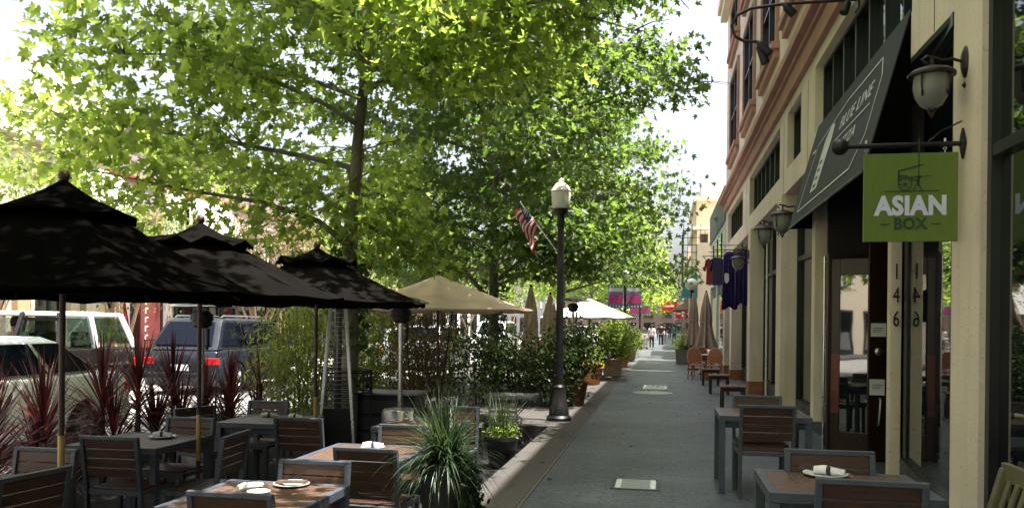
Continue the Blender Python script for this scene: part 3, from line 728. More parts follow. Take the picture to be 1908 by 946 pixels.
def tree(name, label, loc, trunk_pts, r0, n_br, z0, z1, rad, n_leaf, leaf_sz, lm, seed, group=None, bark='bark', tpl=None, explicit=(), sym=None, clump=.36, top_r=.03, tilt=48, keep=None, zmin=2.4, dirs=None, skip=None):
    rn = random.Random(seed)
    t = thing(name, label, "tree", loc, 0, group)
    tp = [Vector(p) for p in trunk_pts]; H_ = tp[-1].z
    n = len(tp)
    b = MB(); b.tube(tp, [r0 * (1.25 if i == 0 else 1) * (1 - i / (n - 1)) + top_r for i in range(n)], 12)
    trunk = b.build("trunk", M[bark], t, smooth=True)
    def at(z):
        for a, c in zip(tp[:-1], tp[1:]):
            if a.z <= z <= c.z: return a.lerp(c, (z - a.z) / (c.z - a.z))
        return tp[-1]
    ends = []
    lb = MB()
    branches = []
    for k in range(n_br):
        q = (k + .5) / n_br
        z = z0 + (min(H_, z1) - z0) * q ** .9
        az = k * 2.399 + rn.uniform(-.4, .4) if dirs is None else dirs[k % len(dirs)] + rn.uniform(-.3, .3)
        L = rad(q, az) * rn.uniform(.8, 1.08)
        if skip and skip(az, z): continue
        branches.append((at(z), az, L, rn.uniform(.15, .55) + .5 * q))
    for (o_, az, L, up) in branches:
        d = Vector((math.cos(az), math.sin(az), up)).normalized()
        pts = [o_.copy()]; p = o_.copy(); ns = 6
        for i in range(ns):
            d = (d + Vector((rn.uniform(-.18, .18), rn.uniform(-.18, .18), rn.uniform(-.2, .08) - .03))).normalized()
            if p.z < zmin + .3: d.z = max(d.z, .16)
            p = p + d * (L / ns); pts.append(p.copy())
        rr = max(.018, min(r0 * .38, .014 * L))
        lb.tube(pts, [rr * (1 - i / ns) + .006 for i in range(ns + 1)], 6, cap=False)
        for i in range(1, ns + 1):
            for s in range(3 if i > 1 else 1):
                if i == ns and s == 0: e = pts[i]
                else:
                    a2 = az + rn.choice((-1, 1)) * rn.uniform(.4, 1.5)
                    l2 = rn.uniform(.3, .95) * L * .30 * (1.2 - i / ns * .5)
                    e = pts[i] + Vector((math.cos(a2) * l2, math.sin(a2) * l2, rn.uniform(-.35, .5) * l2)); e.z = max(e.z, zmin)
                    lb.tube([pts[i], pts[i].lerp(e, .5) + Vector((0, 0, .04)), e], [.012, .008, .004], 5, cap=False)
                ends.append((e, i / ns))
    for pts, rr in explicit:
        pts = [Vector(p) for p in pts]
        lb.tube(pts, [rr * (1 - i / (len(pts))) for i in range(len(pts))], 8, cap=False)
        for p in pts[1:]:
            for s in range(3):
                ends.append((p + Vector((rn.uniform(-.5, .5), rn.uniform(-.5, .5), rn.uniform(-.3, .4))), .8))
    lb.build("branches", M[bark], t, smooth=True)
    E = np.array([tuple(e) for e, _ in ends]); wgt = np.array([.7 + .6 * w for _, w in ends]); wgt /= wgt.sum()
    idx = rng.choice(len(E), n_leaf, p=wgt)
    off = rng.normal(0, 1, (n_leaf, 3)) * np.array([clump, clump, clump * .55])
    pos = E[idx] + off
    pos = pos[pos[:, 2] > zmin - .25]
    if keep is not None: pos = pos[keep(pos)]
    out = pos[:, :2] - np.array([tp[n // 2].x, tp[n // 2].y])
    leaves("crown", pos, leaf_sz, lm, t, tpl or maple_tpl(), tilt=tilt, out=out, droop=18)
    return t
G1 = "plane trees shading the sidewalk cafes"
# nearest tree, trunk just outside the picture; unseen crown overhead widened to shade the umbrellas
tree("plane_tree", "large-leaved plane tree whose boughs hang over the top left corner", (-5.4, 1.9, -.2),
     [(0, 0, 0), (.05, .05, 2), (.1, 0, 4.2), (.1, .1, 6.5), (.2, .1, 9.5)], .15, 34, 3.6, 9.4, lambda q, a: (5.4 if math.cos(a) > -.2 else 4.4) * (1 - .35 * q), 38000, .145, M['leaf_b'], 3, G1, clump=.42, keep=lambda p: (p[:, 0] > np.where(p[:, 2] < 4.6, -1.9, -.7)) & ((p[:, 2] > 2.6 + .42 * (p[:, 1] + 1.9)) | (p[:, 0] < 2.1)))
tree("plane_tree", "plane tree with slender grey trunk rising behind the third black umbrella", (-4.18, 10.4, -.2),  # unseen upper crown shaped to shade the kerb and leave the sedan sunlit
     [(-.05, 0, 0), (0, 0, 1.5), (-.02, 0, 3.0), (.06, 0, 4.2), (.2, .1, 6), (.3, .1, 8.2), (.3, .2, 11.5)], .088, 46, 2.9, 11, lambda q, a: (4.4 * (1 - .68 * q ** 1.3) if math.cos(a) < .2 else 3.0 + 2.6 * min(1, q * 2) - 1.2 * q) , 50000, .13, M['leaf_b'], 5, G1, zmin=2.75, keep=lambda p: ((p[:, 0] < 1.9 + (p[:, 2] - 3.6) * .5) | (p[:, 2] > 6.5)) & (p[:, 0] > np.where(p[:, 2] < 4.6, -3.9, np.where(p[:, 2] < 6.3, -2.7, -1.2))), skip=lambda a, z: math.cos(a) > .3 and z < 4.8,
     explicit=[([(0, 0, 2.8), (-.35, -.3, 3.15), (-.95, -.7, 3.35), (-1.7, -1.1, 3.45), (-2.6, -1.8, 3.6)], .05), ([(.15, 0, 4.9), (.55, -.1, 5.15), (1.1, -.2, 5.1), (1.7, -.3, 5.0), (2.2, -.3, 5.05)], .04),
               ([(.0, 0, 3.2), (.5, .2, 3.0), (1.0, .2, 2.65), (1.5, .3, 2.5)], .035)])
tree("plane_tree", "plane tree with ivy-dark trunk behind the beige umbrella", (-4.05, 19.2, 0),
     [(0, 0, 0), (0, 0, 2), (-.05, .1, 4), (.1, 0, 7), (.1, 0, 12.5)], .12, 44, 2.5, 12.2, lambda q, a: (5.0 if math.cos(a) > 0 else 4.2) * (1 - .62 * q ** 1.8), 50000, .145, M['leaf'], 8, G1, zmin=2.6, skip=lambda a, z: math.cos(a) > .3 and z < 3.4, keep=lambda p: (p[:, 2] > 2.6 + np.maximum(0, p[:, 0] - 2.4) * .9) & ~((p[:, 1] > 1.2) & (p[:, 0] > 1.7)) & (p[:, 0] < 5.0),
     explicit=[([(0, 0, 2.0), (-.5, -.3, 2.7), (-1.1, -.6, 3.3), (-1.7, -.8, 4.0)], .06), ([(0, 0, 2.6), (.9, -.3, 3.3), (1.8, -.5, 4.1), (2.8, -.6, 4.6)], .05), ([(0, 0, 2.5), (.8, -.5, 2.8), (1.4, -.9, 2.95), (1.9, -1.1, 3.0), (2.4, -1.2, 3.1)], .035), ([(0, 0, 3.0), (.9, -.9, 3.3), (1.6, -1.4, 3.4), (2.4, -1.9, 3.6)], .03)])
for i, (x, y) in enumerate(((-4.2, -7.5), (-4.2, -16.5), (-4.0, -27))):
    tree("plane_tree", ("plane tree behind the camera mirrored in the shop door", "second plane tree behind the camera, mirrored in the glass", "third plane tree behind the camera, mirrored in the glass")[i], (x, y, -.2), [(0, 0, 0), (0, 0, 2.2), (.1, 0, 5), (0, .1, 10.5)], .12, 30, 2.9, 10.5, lambda q, a: 4.2 * (1 - .6 * q ** 1.8), 9000, .19, M['leaf_b'], 40 + i, G1, clump=.5)
for i, (x, y, h, r, nl, lab) in enumerate(((-3.9, 31.5, 10.5, 4.6, 15000, "plane tree spreading behind the nearest street lamp"), (-3.9, 44, 10, 4.4, 9000, "bright plane tree beyond the paired banners"),
                                       (-3.7, 57, 10, 4.4, 7000, "far plane tree glowing yellow green above the white parked car"), (-3.8, 73, 10, 4.8, 5000, "small far plane tree near the end of the sidewalk"), (-3.8, 95, 10.5, 5.5, 5000, "farthest plane tree at the end of the sidewalk"))):
    tree("plane_tree", lab, (x, y, 0), [(0, 0, 0), (0, 0, 2.2), (.1, 0, 5), (0, .1, h)], .13, 34, 2.7, h, lambda q, a, r=r: r * (1 - .6 * q ** 1.8), nl, .18 + .02 * i, M['leaf_b' if i else 'leaf'], 20 + i, G1, clump=.5, zmin=3.2)
G2 = "trees along the opposite kerb"
for i, (x, y, h, r, nl, sz, lm, lab) in enumerate((
        (-16.6, 17.2, 6.2, 2.3, 9000, .12, 'leaf_far', "light green street tree at the left edge across the street"),
        (-16.4, 22.3, 5.6, 1.9, 7500, .10, 'leaf_far', "multi-stemmed crepe myrtle with pale trunk behind the two-tone wagon"),
        (-15.9, 29.8, 6.4, 2.6, 10000, .12, 'leaf_rust', "olive toned crepe myrtle beside the silver car across the street"),
        (-16.0, 38.5, 7.2, 3.0, 8000, .15, 'leaf_far', "pale green tree across the street above the second car"),
        (-16.0, 50, 8.5, 3.6, 7000, .18, 'leaf_far', "tall pale tree across the street, seen over the beige umbrella"),
        (-16.2, 66, 9, 4.2, 5000, .24, 'leaf_far', "far rounded tree on the opposite kerb"),
        (-16.0, 86, 9, 5.0, 4500, .3, 'leaf_far', "farthest rounded tree on the opposite kerb"))):
    t = thing("street_tree", lab, "tree", (x, y, .045), 0, G2)
    b = MB(); rn = random.Random(50 + i)
    E = []
    for k in range(5 if i < 3 else 4):
        a = k * 2 * math.pi / 5 + rn.uniform(-.3, .3); sp = r * .55
        pts = [(.06 * math.cos(a), .06 * math.sin(a), 0), (.12 * math.cos(a), .12 * math.sin(a), h * .14), (sp * .5 * math.cos(a), sp * .5 * math.sin(a), h * .36), (sp * math.cos(a), sp * math.sin(a), h * .62), (sp * 1.2 * math.cos(a), sp * 1.2 * math.sin(a), h * .9)]
        b.tube(pts, [.075, .06, .045, .03, .012], 8)
        for z_ in range(24):
            q = rn.uniform(.42, 1); p = Vector(pts[2]).lerp(Vector(pts[4]), (q - .35) / .65)
            an = rn.uniform(0, 6.3); l = rn.uniform(.2, .62) * r * (1.15 - abs(q - .68))
            e = p + Vector((math.cos(an) * l, math.sin(an) * l, rn.uniform(-.2, .5) * l)); E.append(tuple(e))
            b.tube([p, e], [.012, .004], 4, cap=False)
    b.build("trunk", M['bark_pale'], t, smooth=True)
    E = np.array(E); pos = E[rng.integers(0, len(E), nl)] + rng.normal(0, 1, (nl, 3)) * .28 * (r / 2) ** .6
    leaves("crown", pos, sz, M[lm], t, oval_tpl(.33), tilt=55)

# ---- shrubs, hedges, bamboo
def shrub(name, label, cat, loc, size, n, sz, lm, tpl=None, group=None, stems=7, lo=.1, bark='bark_dark', cl=.16):
    t = thing(name, label, cat, loc, 0, group)
    w_, d_, h_ = size; rn = random.Random(hash(label) % 9999 if False else int(abs(loc[0] * 131 + loc[1] * 17) * 10))
    b = MB(); E = []
    for k in range(stems):
        x = rn.uniform(-.32, .32) * w_; y = rn.uniform(-.32, .32) * d_
        p = [(x * .4, y * .4, 0), (x * .9, y * .9, h_ * .4), (x * 1.2, y * 1.2, h_ * .85)]
        b.tube(p, [.014, .010, .005], 5)
        for q in range(9):
            u = rn.uniform(.15, 1); c = Vector(p[0]).lerp(Vector(p[2]), u)
            e = c + Vector((rn.uniform(-.45, .45) * w_, rn.uniform(-.45, .45) * d_, rn.uniform(-.08, .14) * h_))
            e.x = max(-w_ / 2, min(w_ / 2, e.x)); e.y = max(-d_ / 2, min(d_ / 2, e.y)); e.z = max(lo * h_, e.z)
            E.append(tuple(e)); b.tube([c, e], [.006, .002], 4, cap=False)
    b.build("stem", M[bark], t, smooth=True)
    E = np.array(E); pos = E[rng.integers(0, len(E), n)] + rng.normal(0, cl, (n, 3)) * np.array([1, 1, .8])
    pos[:, 2] = np.maximum(pos[:, 2], .02)
    leaves("foliage", pos, sz, lm, t, tpl or oval_tpl(), tilt=60)
    return t
def bamboo(label, loc, w_, d_, h_, n_c, nl, lm, seed):
    n_c, nl = 18, 2100
    t = thing("bamboo_clump", label, "bamboo", loc, 0, "bamboo clumps screening the patio")
    rn = random.Random(seed); b = MB(); P_ = []
    for k in range(n_c):
        x, y = rn.uniform(-w_, w_) / 2, rn.uniform(-d_, d_) / 2; lx, ly = rn.uniform(-.25, .25), rn.uniform(-.25, .25); hh = h_ * rn.uniform(.7, 1.05)
        pts = [(x, y, 0), (x + lx * .3, y + ly * .3, hh * .5), (x + lx, y + ly, hh)]
        b.tube(pts, [.009, .007, .003], 5, cap=False)
        for q in range(nl // n_c):
            u = rn.uniform(.06, 1) ; c = Vector(pts[0]).lerp(Vector(pts[1]), u * 2) if u < .5 else Vector(pts[1]).lerp(Vector(pts[2]), u * 2 - 1)
            P_.append((c.x + rn.gauss(0, .16), c.y + rn.gauss(0, .16), max(.05, c.z + rn.gauss(0, .05))))
    b.build("stem", M['leaf_bamboo'], t)
    leaves("foliage", np.array(P_), .15, lm, t, np_lance, tilt=60, droop=30)
for i, (x, y, lm, lab) in enumerate(((-6.05, 12.2, 'leaf_bamboo', "light bamboo clump just right of the spiky red plants"), (-5.95, 13.4, 'leaf_bamboo', "dense yellow green bamboo clump behind the leaning steel heater post"),
                              (-5.9, 15.1, 'leaf_bamboo', "bamboo clump seen between the pyramid heater and the tree trunk"), (-5.8, 16.1, 'leaf_bamboo', "bamboo clump directly right of the slender tree trunk"),
                              (-5.6, 17.1, 'leaf_rust', "rust tinged bamboo clump behind the mushroom heater"), (-5.2, 18.0, 'leaf_rust', "thin brownish bamboo clump under the beige umbrella"))):
    bamboo(lab, (x, y, -.2 if y < 12.6 else -.004), .9, .9, 2.5, 34, 1700, M[lm], 70 + i)
HG = "dark clipped shrubs between the cafe terraces"
shrub("shrub", "dark bush left of the ivy-dark trunk, under the beige umbrella", "shrub", (-3.6, 15.6, 0), (1.3, 1.0, 1.55), 2100, .085, M['leaf_dark'], group=HG, cl=.13)
shrub("shrub", "dark bush directly behind the folding bistro table", "shrub", (-2.9, 16.4, 0), (1.5, .9, 1.25), 2300, .08, M['leaf_dark'], group=HG, cl=.13)
shrub("shrub", "dark bush touching the left side of the lamp post", "shrub", (-2.25, 15.6, 0), (1.0, .8, 1.35), 1900, .08, M['leaf_dark'], group=HG, cl=.13)
shrub("shrub", "thin olive bush around the slim bare stakes", "shrub", (-4.4, 14.2, 0), (1.2, .9, 1.5), 1300, .08, M['leaf_rust'], group=HG, cl=.14)
shrub("shrub", "low bush behind the pair of closed beige umbrellas", "shrub", (-3.6, 21.6, 0), (1.4, 1.0, 1.3), 2000, .10, M['leaf_dark'], group=HG, cl=.14)
# bare stakes
for x, y, lx, lab in ((-3.75, 13.2, .28, "slim leaning wooden stake nearer the ivy-dark trunk"), (-4.1, 12.9, -.15, "slim dark stake below the peak of the beige umbrella")):
    b = MB(); b.tube([(0, 0, 0), (lx * .5, 0, 1), (lx, 0, 2.0)], [.018, .015, .010], 6); o = b.build("plant_stake", M['bark_dark'], None, smooth=True); o.location = (x, y, 0); tag(o, lab, "stake")

def blade_mesh(mb, base, az, L, el, w_, sag, n=5, tw=0):
    """one arching strap leaf"""
    p = Vector(base); d = Vector((math.cos(az) * math.cos(el), math.sin(az) * math.cos(el), math.sin(el)))
    side = Vector((-math.sin(az), math.cos(az), 0)); vs = []
    for i in range(n + 1):
        u = i / n; ww = w_ * (.55 + 1.4 * u if u < .3 else (1 - ((u - .3) / .7) ** 1.6)) / 2
        vs += [tuple(p - side * ww), tuple(p + Vector((0, 0, -ww * .35))), tuple(p + side * ww)]
        p = p + d * (L / n); d = (d + Vector((0, 0, -sag / n))).normalized()
    fs = []
    for i in range(n):
        a = i * 3
        fs += [(a, a + 1, a + 4, a + 3), (a + 1, a + 2, a + 5, a + 4)]
    mb.add(vs, fs)
cord_proto = {}
def cordyline(label, loc, hstem, L, n, seed, sc_=1.):
    t = thing("cordyline_plant", label, "spiky plant", loc, 0, "red spiky cordylines along the patio edge")
    rn = random.Random(seed); b = MB()
    tops = [(0, 0, hstem), (rn.uniform(-.16, .16), rn.uniform(-.16, .16), hstem * .55)]
    b.tube([(0, 0, 0), tops[0]], [.035, .025], 7); b.tube([(0, 0, 0), tops[1]], [.03, .02], 7)
    b.build("stem", M['bark_dark'], t, smooth=True)
    b = MB()
    for ti, tp_ in enumerate(tops):
        for k in range(n if ti == 0 else n * 2 // 3):
            u = rn.random(); el = R(88 - 95 * u ** 1.1)
            zz = tp_[2] - u * .42 * (1 if ti == 0 else .6)
            blade_mesh(b, (tp_[0], tp_[1], zz), rn.uniform(0, 6.283), L * rn.uniform(.75, 1.1), el, rn.uniform(.020, .036), rn.uniform(.15, 1.3) * (.4 + u), 5)
    b.build("foliage", M['cordy'], t)
    return t
cl = [(-5.15, 5.3, .8, .75, "left foreground cordyline with bright red drooping leaves behind the corner chair"), (-5.7, 6.0, .75, .70, "short red cordyline just left of the first umbrella pole"),
      (-5.9, 6.85, .85, .68, "cordyline right behind the first umbrella pole"), (-5.95, 7.75, 1.0, .72, "tall cordyline in front of the boxy wagon's tail light"), (-5.95, 8.35, 1.05, .68, "upright cordyline between the wagon and the dark SUV"),
      (-5.9, 8.95, 1.0, .68, "dense dark cordyline at the left corner of the SUV"), (-5.85, 9.55, .75, .6, "low cordyline in front of the SUV's rear bumper"), (-5.75, 10.05, .85, .6, "cordyline below the SUV's red tail light"), (-5.45, 10.3, .95, .68, "narrow upright cordyline farthest along, beside the bamboo")]
for i, (x, y, h, L, lab) in enumerate(cl):
    cordyline(lab, (x, y, -.2), h * 1.0, L * 1.08, 110 if i != 8 else 40, 100 + i)

def pot(name, label, cat, loc, prof, m, seg=28, square=False, soil_z=None, group=None, bev=0):
    t = thing(name, label, cat, loc, 0, group)
    b = MB()
    if square: b.lathe([(r * 1.414, z) for r, z in prof], 4, M=Matrix.Rotation(R(45), 3, 'Z'))
    else: b.lathe(prof, seg)
    b.build("pot", m, t, smooth=not square, bev=bev)
    rr = min(prof[-1][0], prof[-2][0]) if len(prof) > 1 else .1
    b = MB(); b.lathe([(.001, soil_z), (rr * .9 * (1.414 if square else 1), soil_z)], 4 if square else 16, M=Matrix.Rotation(R(45), 3, 'Z') if square else None, cap=False); b.build("soil", M['soil'], t)
    return t
def hollow(r0, r1, h, th=.02, rim=.0):
    return [(r0, 0), (r1, h - (.05 if rim else 0))] + ([(r1 + rim, h - .05), (r1 + rim, h)] if rim else [(r1, h)]) + [(r1 - th, h), (r1 - th, h - .06)]
def add_foliage(t, n, box, sz, m, tpl=None, tilt=60, clumps=14, cl=.1, nm="foliage"):
    x, y, z0, z1 = box; E = np.stack([rng.uniform(-x, x, clumps), rng.uniform(-y, y, clumps), rng.uniform(z0, z1, clumps)], -1)
    b = MB()
    for e in E: b.tube([(e[0] * .15, e[1] * .15, z0 - .12), (e[0] * .6, e[1] * .6, (z0 + e[2]) / 2), tuple(e)], [.010, .007, .003], 5, cap=False)
    b.build("stem", M['bark_dark'], t, smooth=True)
    pos = E[rng.integers(0, clumps, n)] + rng.normal(0, cl, (n, 3)); pos[:, 2] = np.maximum(pos[:, 2], z0 - .05)
    leaves(nm, pos, sz, m, t, tpl or oval_tpl(), tilt=tilt)
# fountain grass planter in the foreground
t = pot("planter", "tall charcoal planter holding a big fountain-like spiky grass", "planter", (-1.60, 5.85, 0), hollow(.14, .195, .56), M['pot_char'], soil_z=.50)
b = MB(); rn = random.Random(5)
for k in range(520):
    u = rn.random(); blade_mesh(b, (rn.gauss(0, .04), rn.gauss(0, .04), .52 + rn.uniform(0, .1)), rn.uniform(0, 6.283), rn.uniform(.34, .62), R(88 - 100 * u), .013, .5 + 1.4 * u, 5)
b.build("spiky_grass", M['grassy'], t)
b = MB()
for k in range(26):
    a = rn.uniform(-.9, 1.2); pts = [(.12 * math.cos(a), .12 * math.sin(a), .53)]
    rr = .21
    for q in range(5): pts.append((rr * math.cos(a) + rn.gauss(0, .012), rr * math.sin(a) + rn.gauss(0, .012), .51 - q * rn.uniform(.06, .10))); rr += .012
    b.tube(pts, .004, 4, cap=False)
vv = np.array(b.v)[rng.integers(0, len(b.v), 1300)] + rng.normal(0, .025, (1300, 3))
st = b.build("trailing_stem", M['leaf_dark'], t)
leaves("trailing_leaves", vv, .045, M['vine'], t, oval_tpl(), tilt=60)
# black tapered pot
t = pot("potted_plant", "black tapered pot with wispy upright plant beside the sidewalk border", "planter", (-1.98, 9.95, -.2), hollow(.145, .205, .40, rim=.012), M['pot_black'], soil_z=.36)
b = MB()
for k in range(90):
    u = rn.random(); blade_mesh(b, (rn.gauss(0, .07), rn.gauss(0, .07), .36), rn.uniform(0, 6.283), rn.uniform(.35, .75), R(90 - 30 * u), .010, .25 + u * .6, 4)
b.build("spiky_grass", M['leaf_dark'], t)
add_foliage(t, 500, (.15, .15, .40, .50), .05, M['leaf_far'], clumps=14, cl=.04)
PG = "potted plants lining the left side of the sidewalk"
t = pot("potted_shrub", "brown glazed pot with a large dark bush just behind the lamp post", "planter", (-1.72, 16.0, 0), hollow(.19, .27, .48, rim=.02), M['terrabrown'], soil_z=.43, group=PG)
add_foliage(t, 2600, (.38, .36, .55, 1.55), .085, M['leaf_dark'], clumps=30, cl=.13)
t = pot("potted_flowers", "orange terracotta pot with yellow flowers in the sun", "planter", (-1.86, 21.8, 0), hollow(.20, .29, .50, rim=.03), M['terracotta'], soil_z=.46, group=PG)
add_foliage(t, 500, (.2, .2, .5, .95), .07, M['leaf_far'], clumps=14, cl=.07)
pos = np.stack([rng.uniform(-.26, .26, 160), rng.uniform(-.26, .26, 160), rng.uniform(.5, .62, 160)], -1); leaves("blossoms", pos, .06, M['flower'], t, oval_tpl(.45), tilt=40)
t = pot("potted_shrub", "square tan planter with a tall loose green shrub", "planter", (-1.55, 25.7, 0), hollow(.25, .33, .56, rim=.03), M['pot_tan'], square=True, soil_z=.5, group=PG, bev=.01)
add_foliage(t, 2600, (.45, .42, .6, 1.75), .10, M['leaf_far'], clumps=34, cl=.14)
t = pot("potted_shrub", "grey-tan tub with dark shrub left of the tan planter", "planter", (-2.35, 25.2, 0), hollow(.24, .30, .52, rim=.02), M['pot_grey'], soil_z=.46, group=PG)
add_foliage(t, 1600, (.4, .4, .55, 1.3), .10, M['leaf_dark'], clumps=26, cl=.14)
t = pot("potted_shrub", "yellow green leafy shrub in a terracotta pot beyond the tan planter", "planter", (-1.55, 31.2, 0), hollow(.22, .30, .5, rim=.02), M['terracotta'], soil_z=.45, group=PG)
add_foliage(t, 1700, (.5, .45, .6, 1.35), .11, M['leaf_far'], clumps=26, cl=.16)
t = pot("potted_shrub", "small pale shrub in a tan pot near the banners", "planter", (-1.45, 36.5, 0), hollow(.22, .3, .5, rim=.02), M['pot_tan'], soil_z=.45, group=PG)
add_foliage(t, 1200, (.5, .45, .6, 1.3), .12, M['leaf_far'], clumps=22, cl=.16)
t = pot("potted_palm", "grassy green palm in a low square grey planter against the right-hand shops", "planter", (1.0, 35.0, 0), hollow(.42, .46, .62), M['pot_grey'], square=True, soil_z=.55)
b = MB()
for k in range(260):
    u = rn.random(); blade_mesh(b, (rn.gauss(0, .12), rn.gauss(0, .12), .58), rn.uniform(0, 6.283), rn.uniform(.6, 1.15), R(88 - 55 * u), .03, .4 + 1.1 * u, 5)
b.build("fronds", M['leaf_far'], t)
t = pot("potted_palm", "small green potted palm farther along the right-hand shops", "planter", (.95, 39.2, 0), hollow(.3, .36, .5), M['pot_grey'], square=True, soil_z=.45)
b = MB()
for k in range(160):
    u = rn.random(); blade_mesh(b, (rn.gauss(0, .1), rn.gauss(0, .1), .48), rn.uniform(0, 6.283), rn.uniform(.5, 1.0), R(88 - 55 * u), .03, .4 + 1.1 * u, 4)
b.build("fronds", M['leaf_far'], t)
# leafy vine on the two trunks
for (x, y, z0, z1, r, n, lab) in ((-4.2, 10.4, 1.2, 2.6, .17, 420, "green vine clinging round the slender trunk behind the third umbrella"), (-4.05, 19.2, .2, 2.6, .24, 900, "dark ivy wrapped round the trunk behind the beige umbrella")):
    a = rng.uniform(0, 6.28, n); rr = r + rng.uniform(-.03, .1, n); z = rng.uniform(z0, z1, n)
    pos = np.stack([rr * np.cos(a), rr * np.sin(a), z], -1)
    o = leaves("climbing_vine", pos, .10, M['vine'], None, oval_tpl(.35), tilt=60); o.location = (x, y, 0); tag(o, lab, "vine")

# fallen leaves on the paving
n = 170; px_ = rng.uniform(-1.6, 1.9, n); px_[:60] = rng.uniform(-1.7, -1.0, 60); px_[60:110] = rng.uniform(1.5, 2.0, 50)
o = leaves("fallen_leaves", np.stack([px_, 3 + 26 * rng.random(n) ** 1.4, np.full(n, .012)], -1), .055, M['leaf_rust'], None, maple_tpl(), tilt=6); tag(o, "scattered dry leaves lying on the sidewalk paving", "fallen leaves", kind="stuff")
# ================================================================= cafe furniture
PZ = -.20
def make_table(label, loc, w_=.84, d_=.84, h=.75, group=None, rz=0):
    t = thing("cafe_table", label, "table", loc, rz, group)
    b = MB(); a, c = w_ / 2, d_ / 2; e = .05
    b.b2(-a, a, -c, -c + e, h - .055, h); b.b2(-a, a, c - e, c, h - .055, h); b.b2(-a, -a + e, -c + e, c - e, h - .055, h); b.b2(a - e, a, -c + e, c - e, h - .055, h)
    b.b2(-a + .06, a - .06, -c + .055, -c + .075, h - .12, h - .057); b.b2(-a + .06, a - .06, c - .075, c - .055, h - .12, h - .057)
    b.build("frame", M['alu'], t, bev=.003)
    b = MB(); n = 9; g_ = .004; W_ = (d_ - 2 * e) / n
    for k in range(n): b.b2(-a + e + .001, a - e - .001, -c + e + k * W_ + g_ / 2, -c + e + (k + 1) * W_ - g_ / 2, h - .022, h - .003)
    b.build("tabletop", M['slat_top'], t, bev=.002)
    for i in (-1, 1):
        for j in (-1, 1):
            b = MB(); b.box((i * (a - .03), j * (c - .03), (h - .056) / 2), (.055, .055, h - .056)); b.build("leg", M['alu'], t, bev=.004)
    return t
def make_chair(label, loc, rz, group=None, name="cafe_chair"):
    """sits facing +Y, backrest at -Y"""
    t = thing(name, label, "chair", loc, rz, group)
    w_ = .235
    for i in (-1, 1):
        b = MB(); b.bar((i * w_, -.20, 0), (i * w_, -.215, .45), .032, .04, up=(0, 1, 0)); b.bar((i * w_, -.215, .45), (i * w_, -.275, .86), .032, .04, up=(0, 1, 0)); b.build("leg", M['alu'], t, bev=.003)
        b = MB(); b.bar((i * w_, .22, 0), (i * w_, .21, .44), .032, .036, up=(0, 1, 0)); b.build("leg", M['alu'], t, bev=.003)
    b = MB(); b.b2(-w_ - .016, w_ + .016, .195, .23, .40, .445); b.b2(-w_ - .015, -w_ + .015, -.20, .195, .405, .44); b.b2(w_ - .015, w_ + .015, -.20, .195, .405, .44); b.b2(-w_ + .016, w_ - .016, -.22, -.19, .405, .44)
    b.build("seat_frame", M['alu'], t, bev=.002)
    b = MB(); b.bar((-w_ - .016, -.279, .868), (w_ + .016, -.279, .868), .036, .028); b.build("top_rail", M['alu'], t, bev=.004)
    b = MB()
    for k in range(5): b.b2(-w_ + .017, w_ - .017, -.185 + k * .076, -.115 + k * .076, .442, .458)
    b.build("seat", M['slat'], t, bev=.003)
    b = MB()
    for k in range(4):
        z0, z1 = .555 + k * .076, .625 + k * .076
        y = lambda z: -.215 - (z - .45) / .41 * .06
        b.bar((-w_ + .018, y((z0 + z1) / 2), (z0 + z1) / 2), (w_ - .018, y((z0 + z1) / 2), (z0 + z1) / 2), .014, z1 - z0, up=(0, -.145, 1))
    b.build("backrest", M['slat'], t, bev=.003)
    return t
TG = "slatted tables on the patio"; CG = "slatted grey-framed chairs on the patio"; RG = "slatted furniture outside the shop on the right"
T0 = make_table("patio table at the left edge of the picture with a rolled napkin", (-4.28, 4.33, PZ), group=TG)
C0 = make_chair("slatted chair behind the leftmost table, its backrest facing the viewer with sun flecks", (-4.33, 4.78, PZ), R(180), CG)
for lab, x, y in (("patio table beside the second umbrella pole, with a plate and a napkin", -4.50, 6.38), ("farthest patio table beside the third umbrella pole, with two folded napkins", -4.15, 8.1),
                  ("patio table left of the fountain grass with a crumpled white napkin", -2.36, 6.22), ("nearest patio table with a white plate and menu at bottom centre left", -2.40, 4.52), ("patio table behind the fountain grass, its right corner showing", -2.48, 8.18)):
    dup(T0, lab, (x, y, PZ))
for lab, x, y, a in (
        ("near slatted chair at the bottom left, turned sideways behind the first umbrella pole", -3.98, 4.28, 82),
        ("slatted chair seen from behind between the first and second umbrella poles", -4.31, 5.96, 2),
        ("slatted chair on the far side of the table by the second umbrella pole", -4.42, 6.72, 180),
        ("slatted chair turned sideways right of the second umbrella pole", -3.72, 6.08, 95),
        ("slatted chair at the far side of the farthest patio table, by the red plants", -4.5, 8.42, 180),
        ("slatted chair at the left end of the farthest patio table, turned three quarters", -4.66, 7.75, -112),
        ("slatted chair seen from behind at the third umbrella pole", -3.44, 7.52, 0),
        ("slatted chair seen from behind just left of the fountain grass planter", -2.13, 5.90, -2),
        ("slatted chair mostly hidden behind the fountain grass, far side of its table", -2.28, 6.72, 180),
        ("slatted chair on the far side of the nearest patio table", -2.27, 4.76, 180),
        ("nearest slatted chair, only its top rail showing at the bottom edge", -2.28, 4.26, 0),
        ("slatted chair behind the table right of the fountain grass", -2.24, 8.45, 180)):
    dup(C0, lab, (x, y, PZ), R(a))
TR = make_table("table in the right foreground with a plate and napkin roll", (.975, 4.68, 0), .85, .70, group=RG)
make_table("smaller table farther along the shop front, its left end catching the light", (.97, 8.35, 0), .85, .80, group=RG)
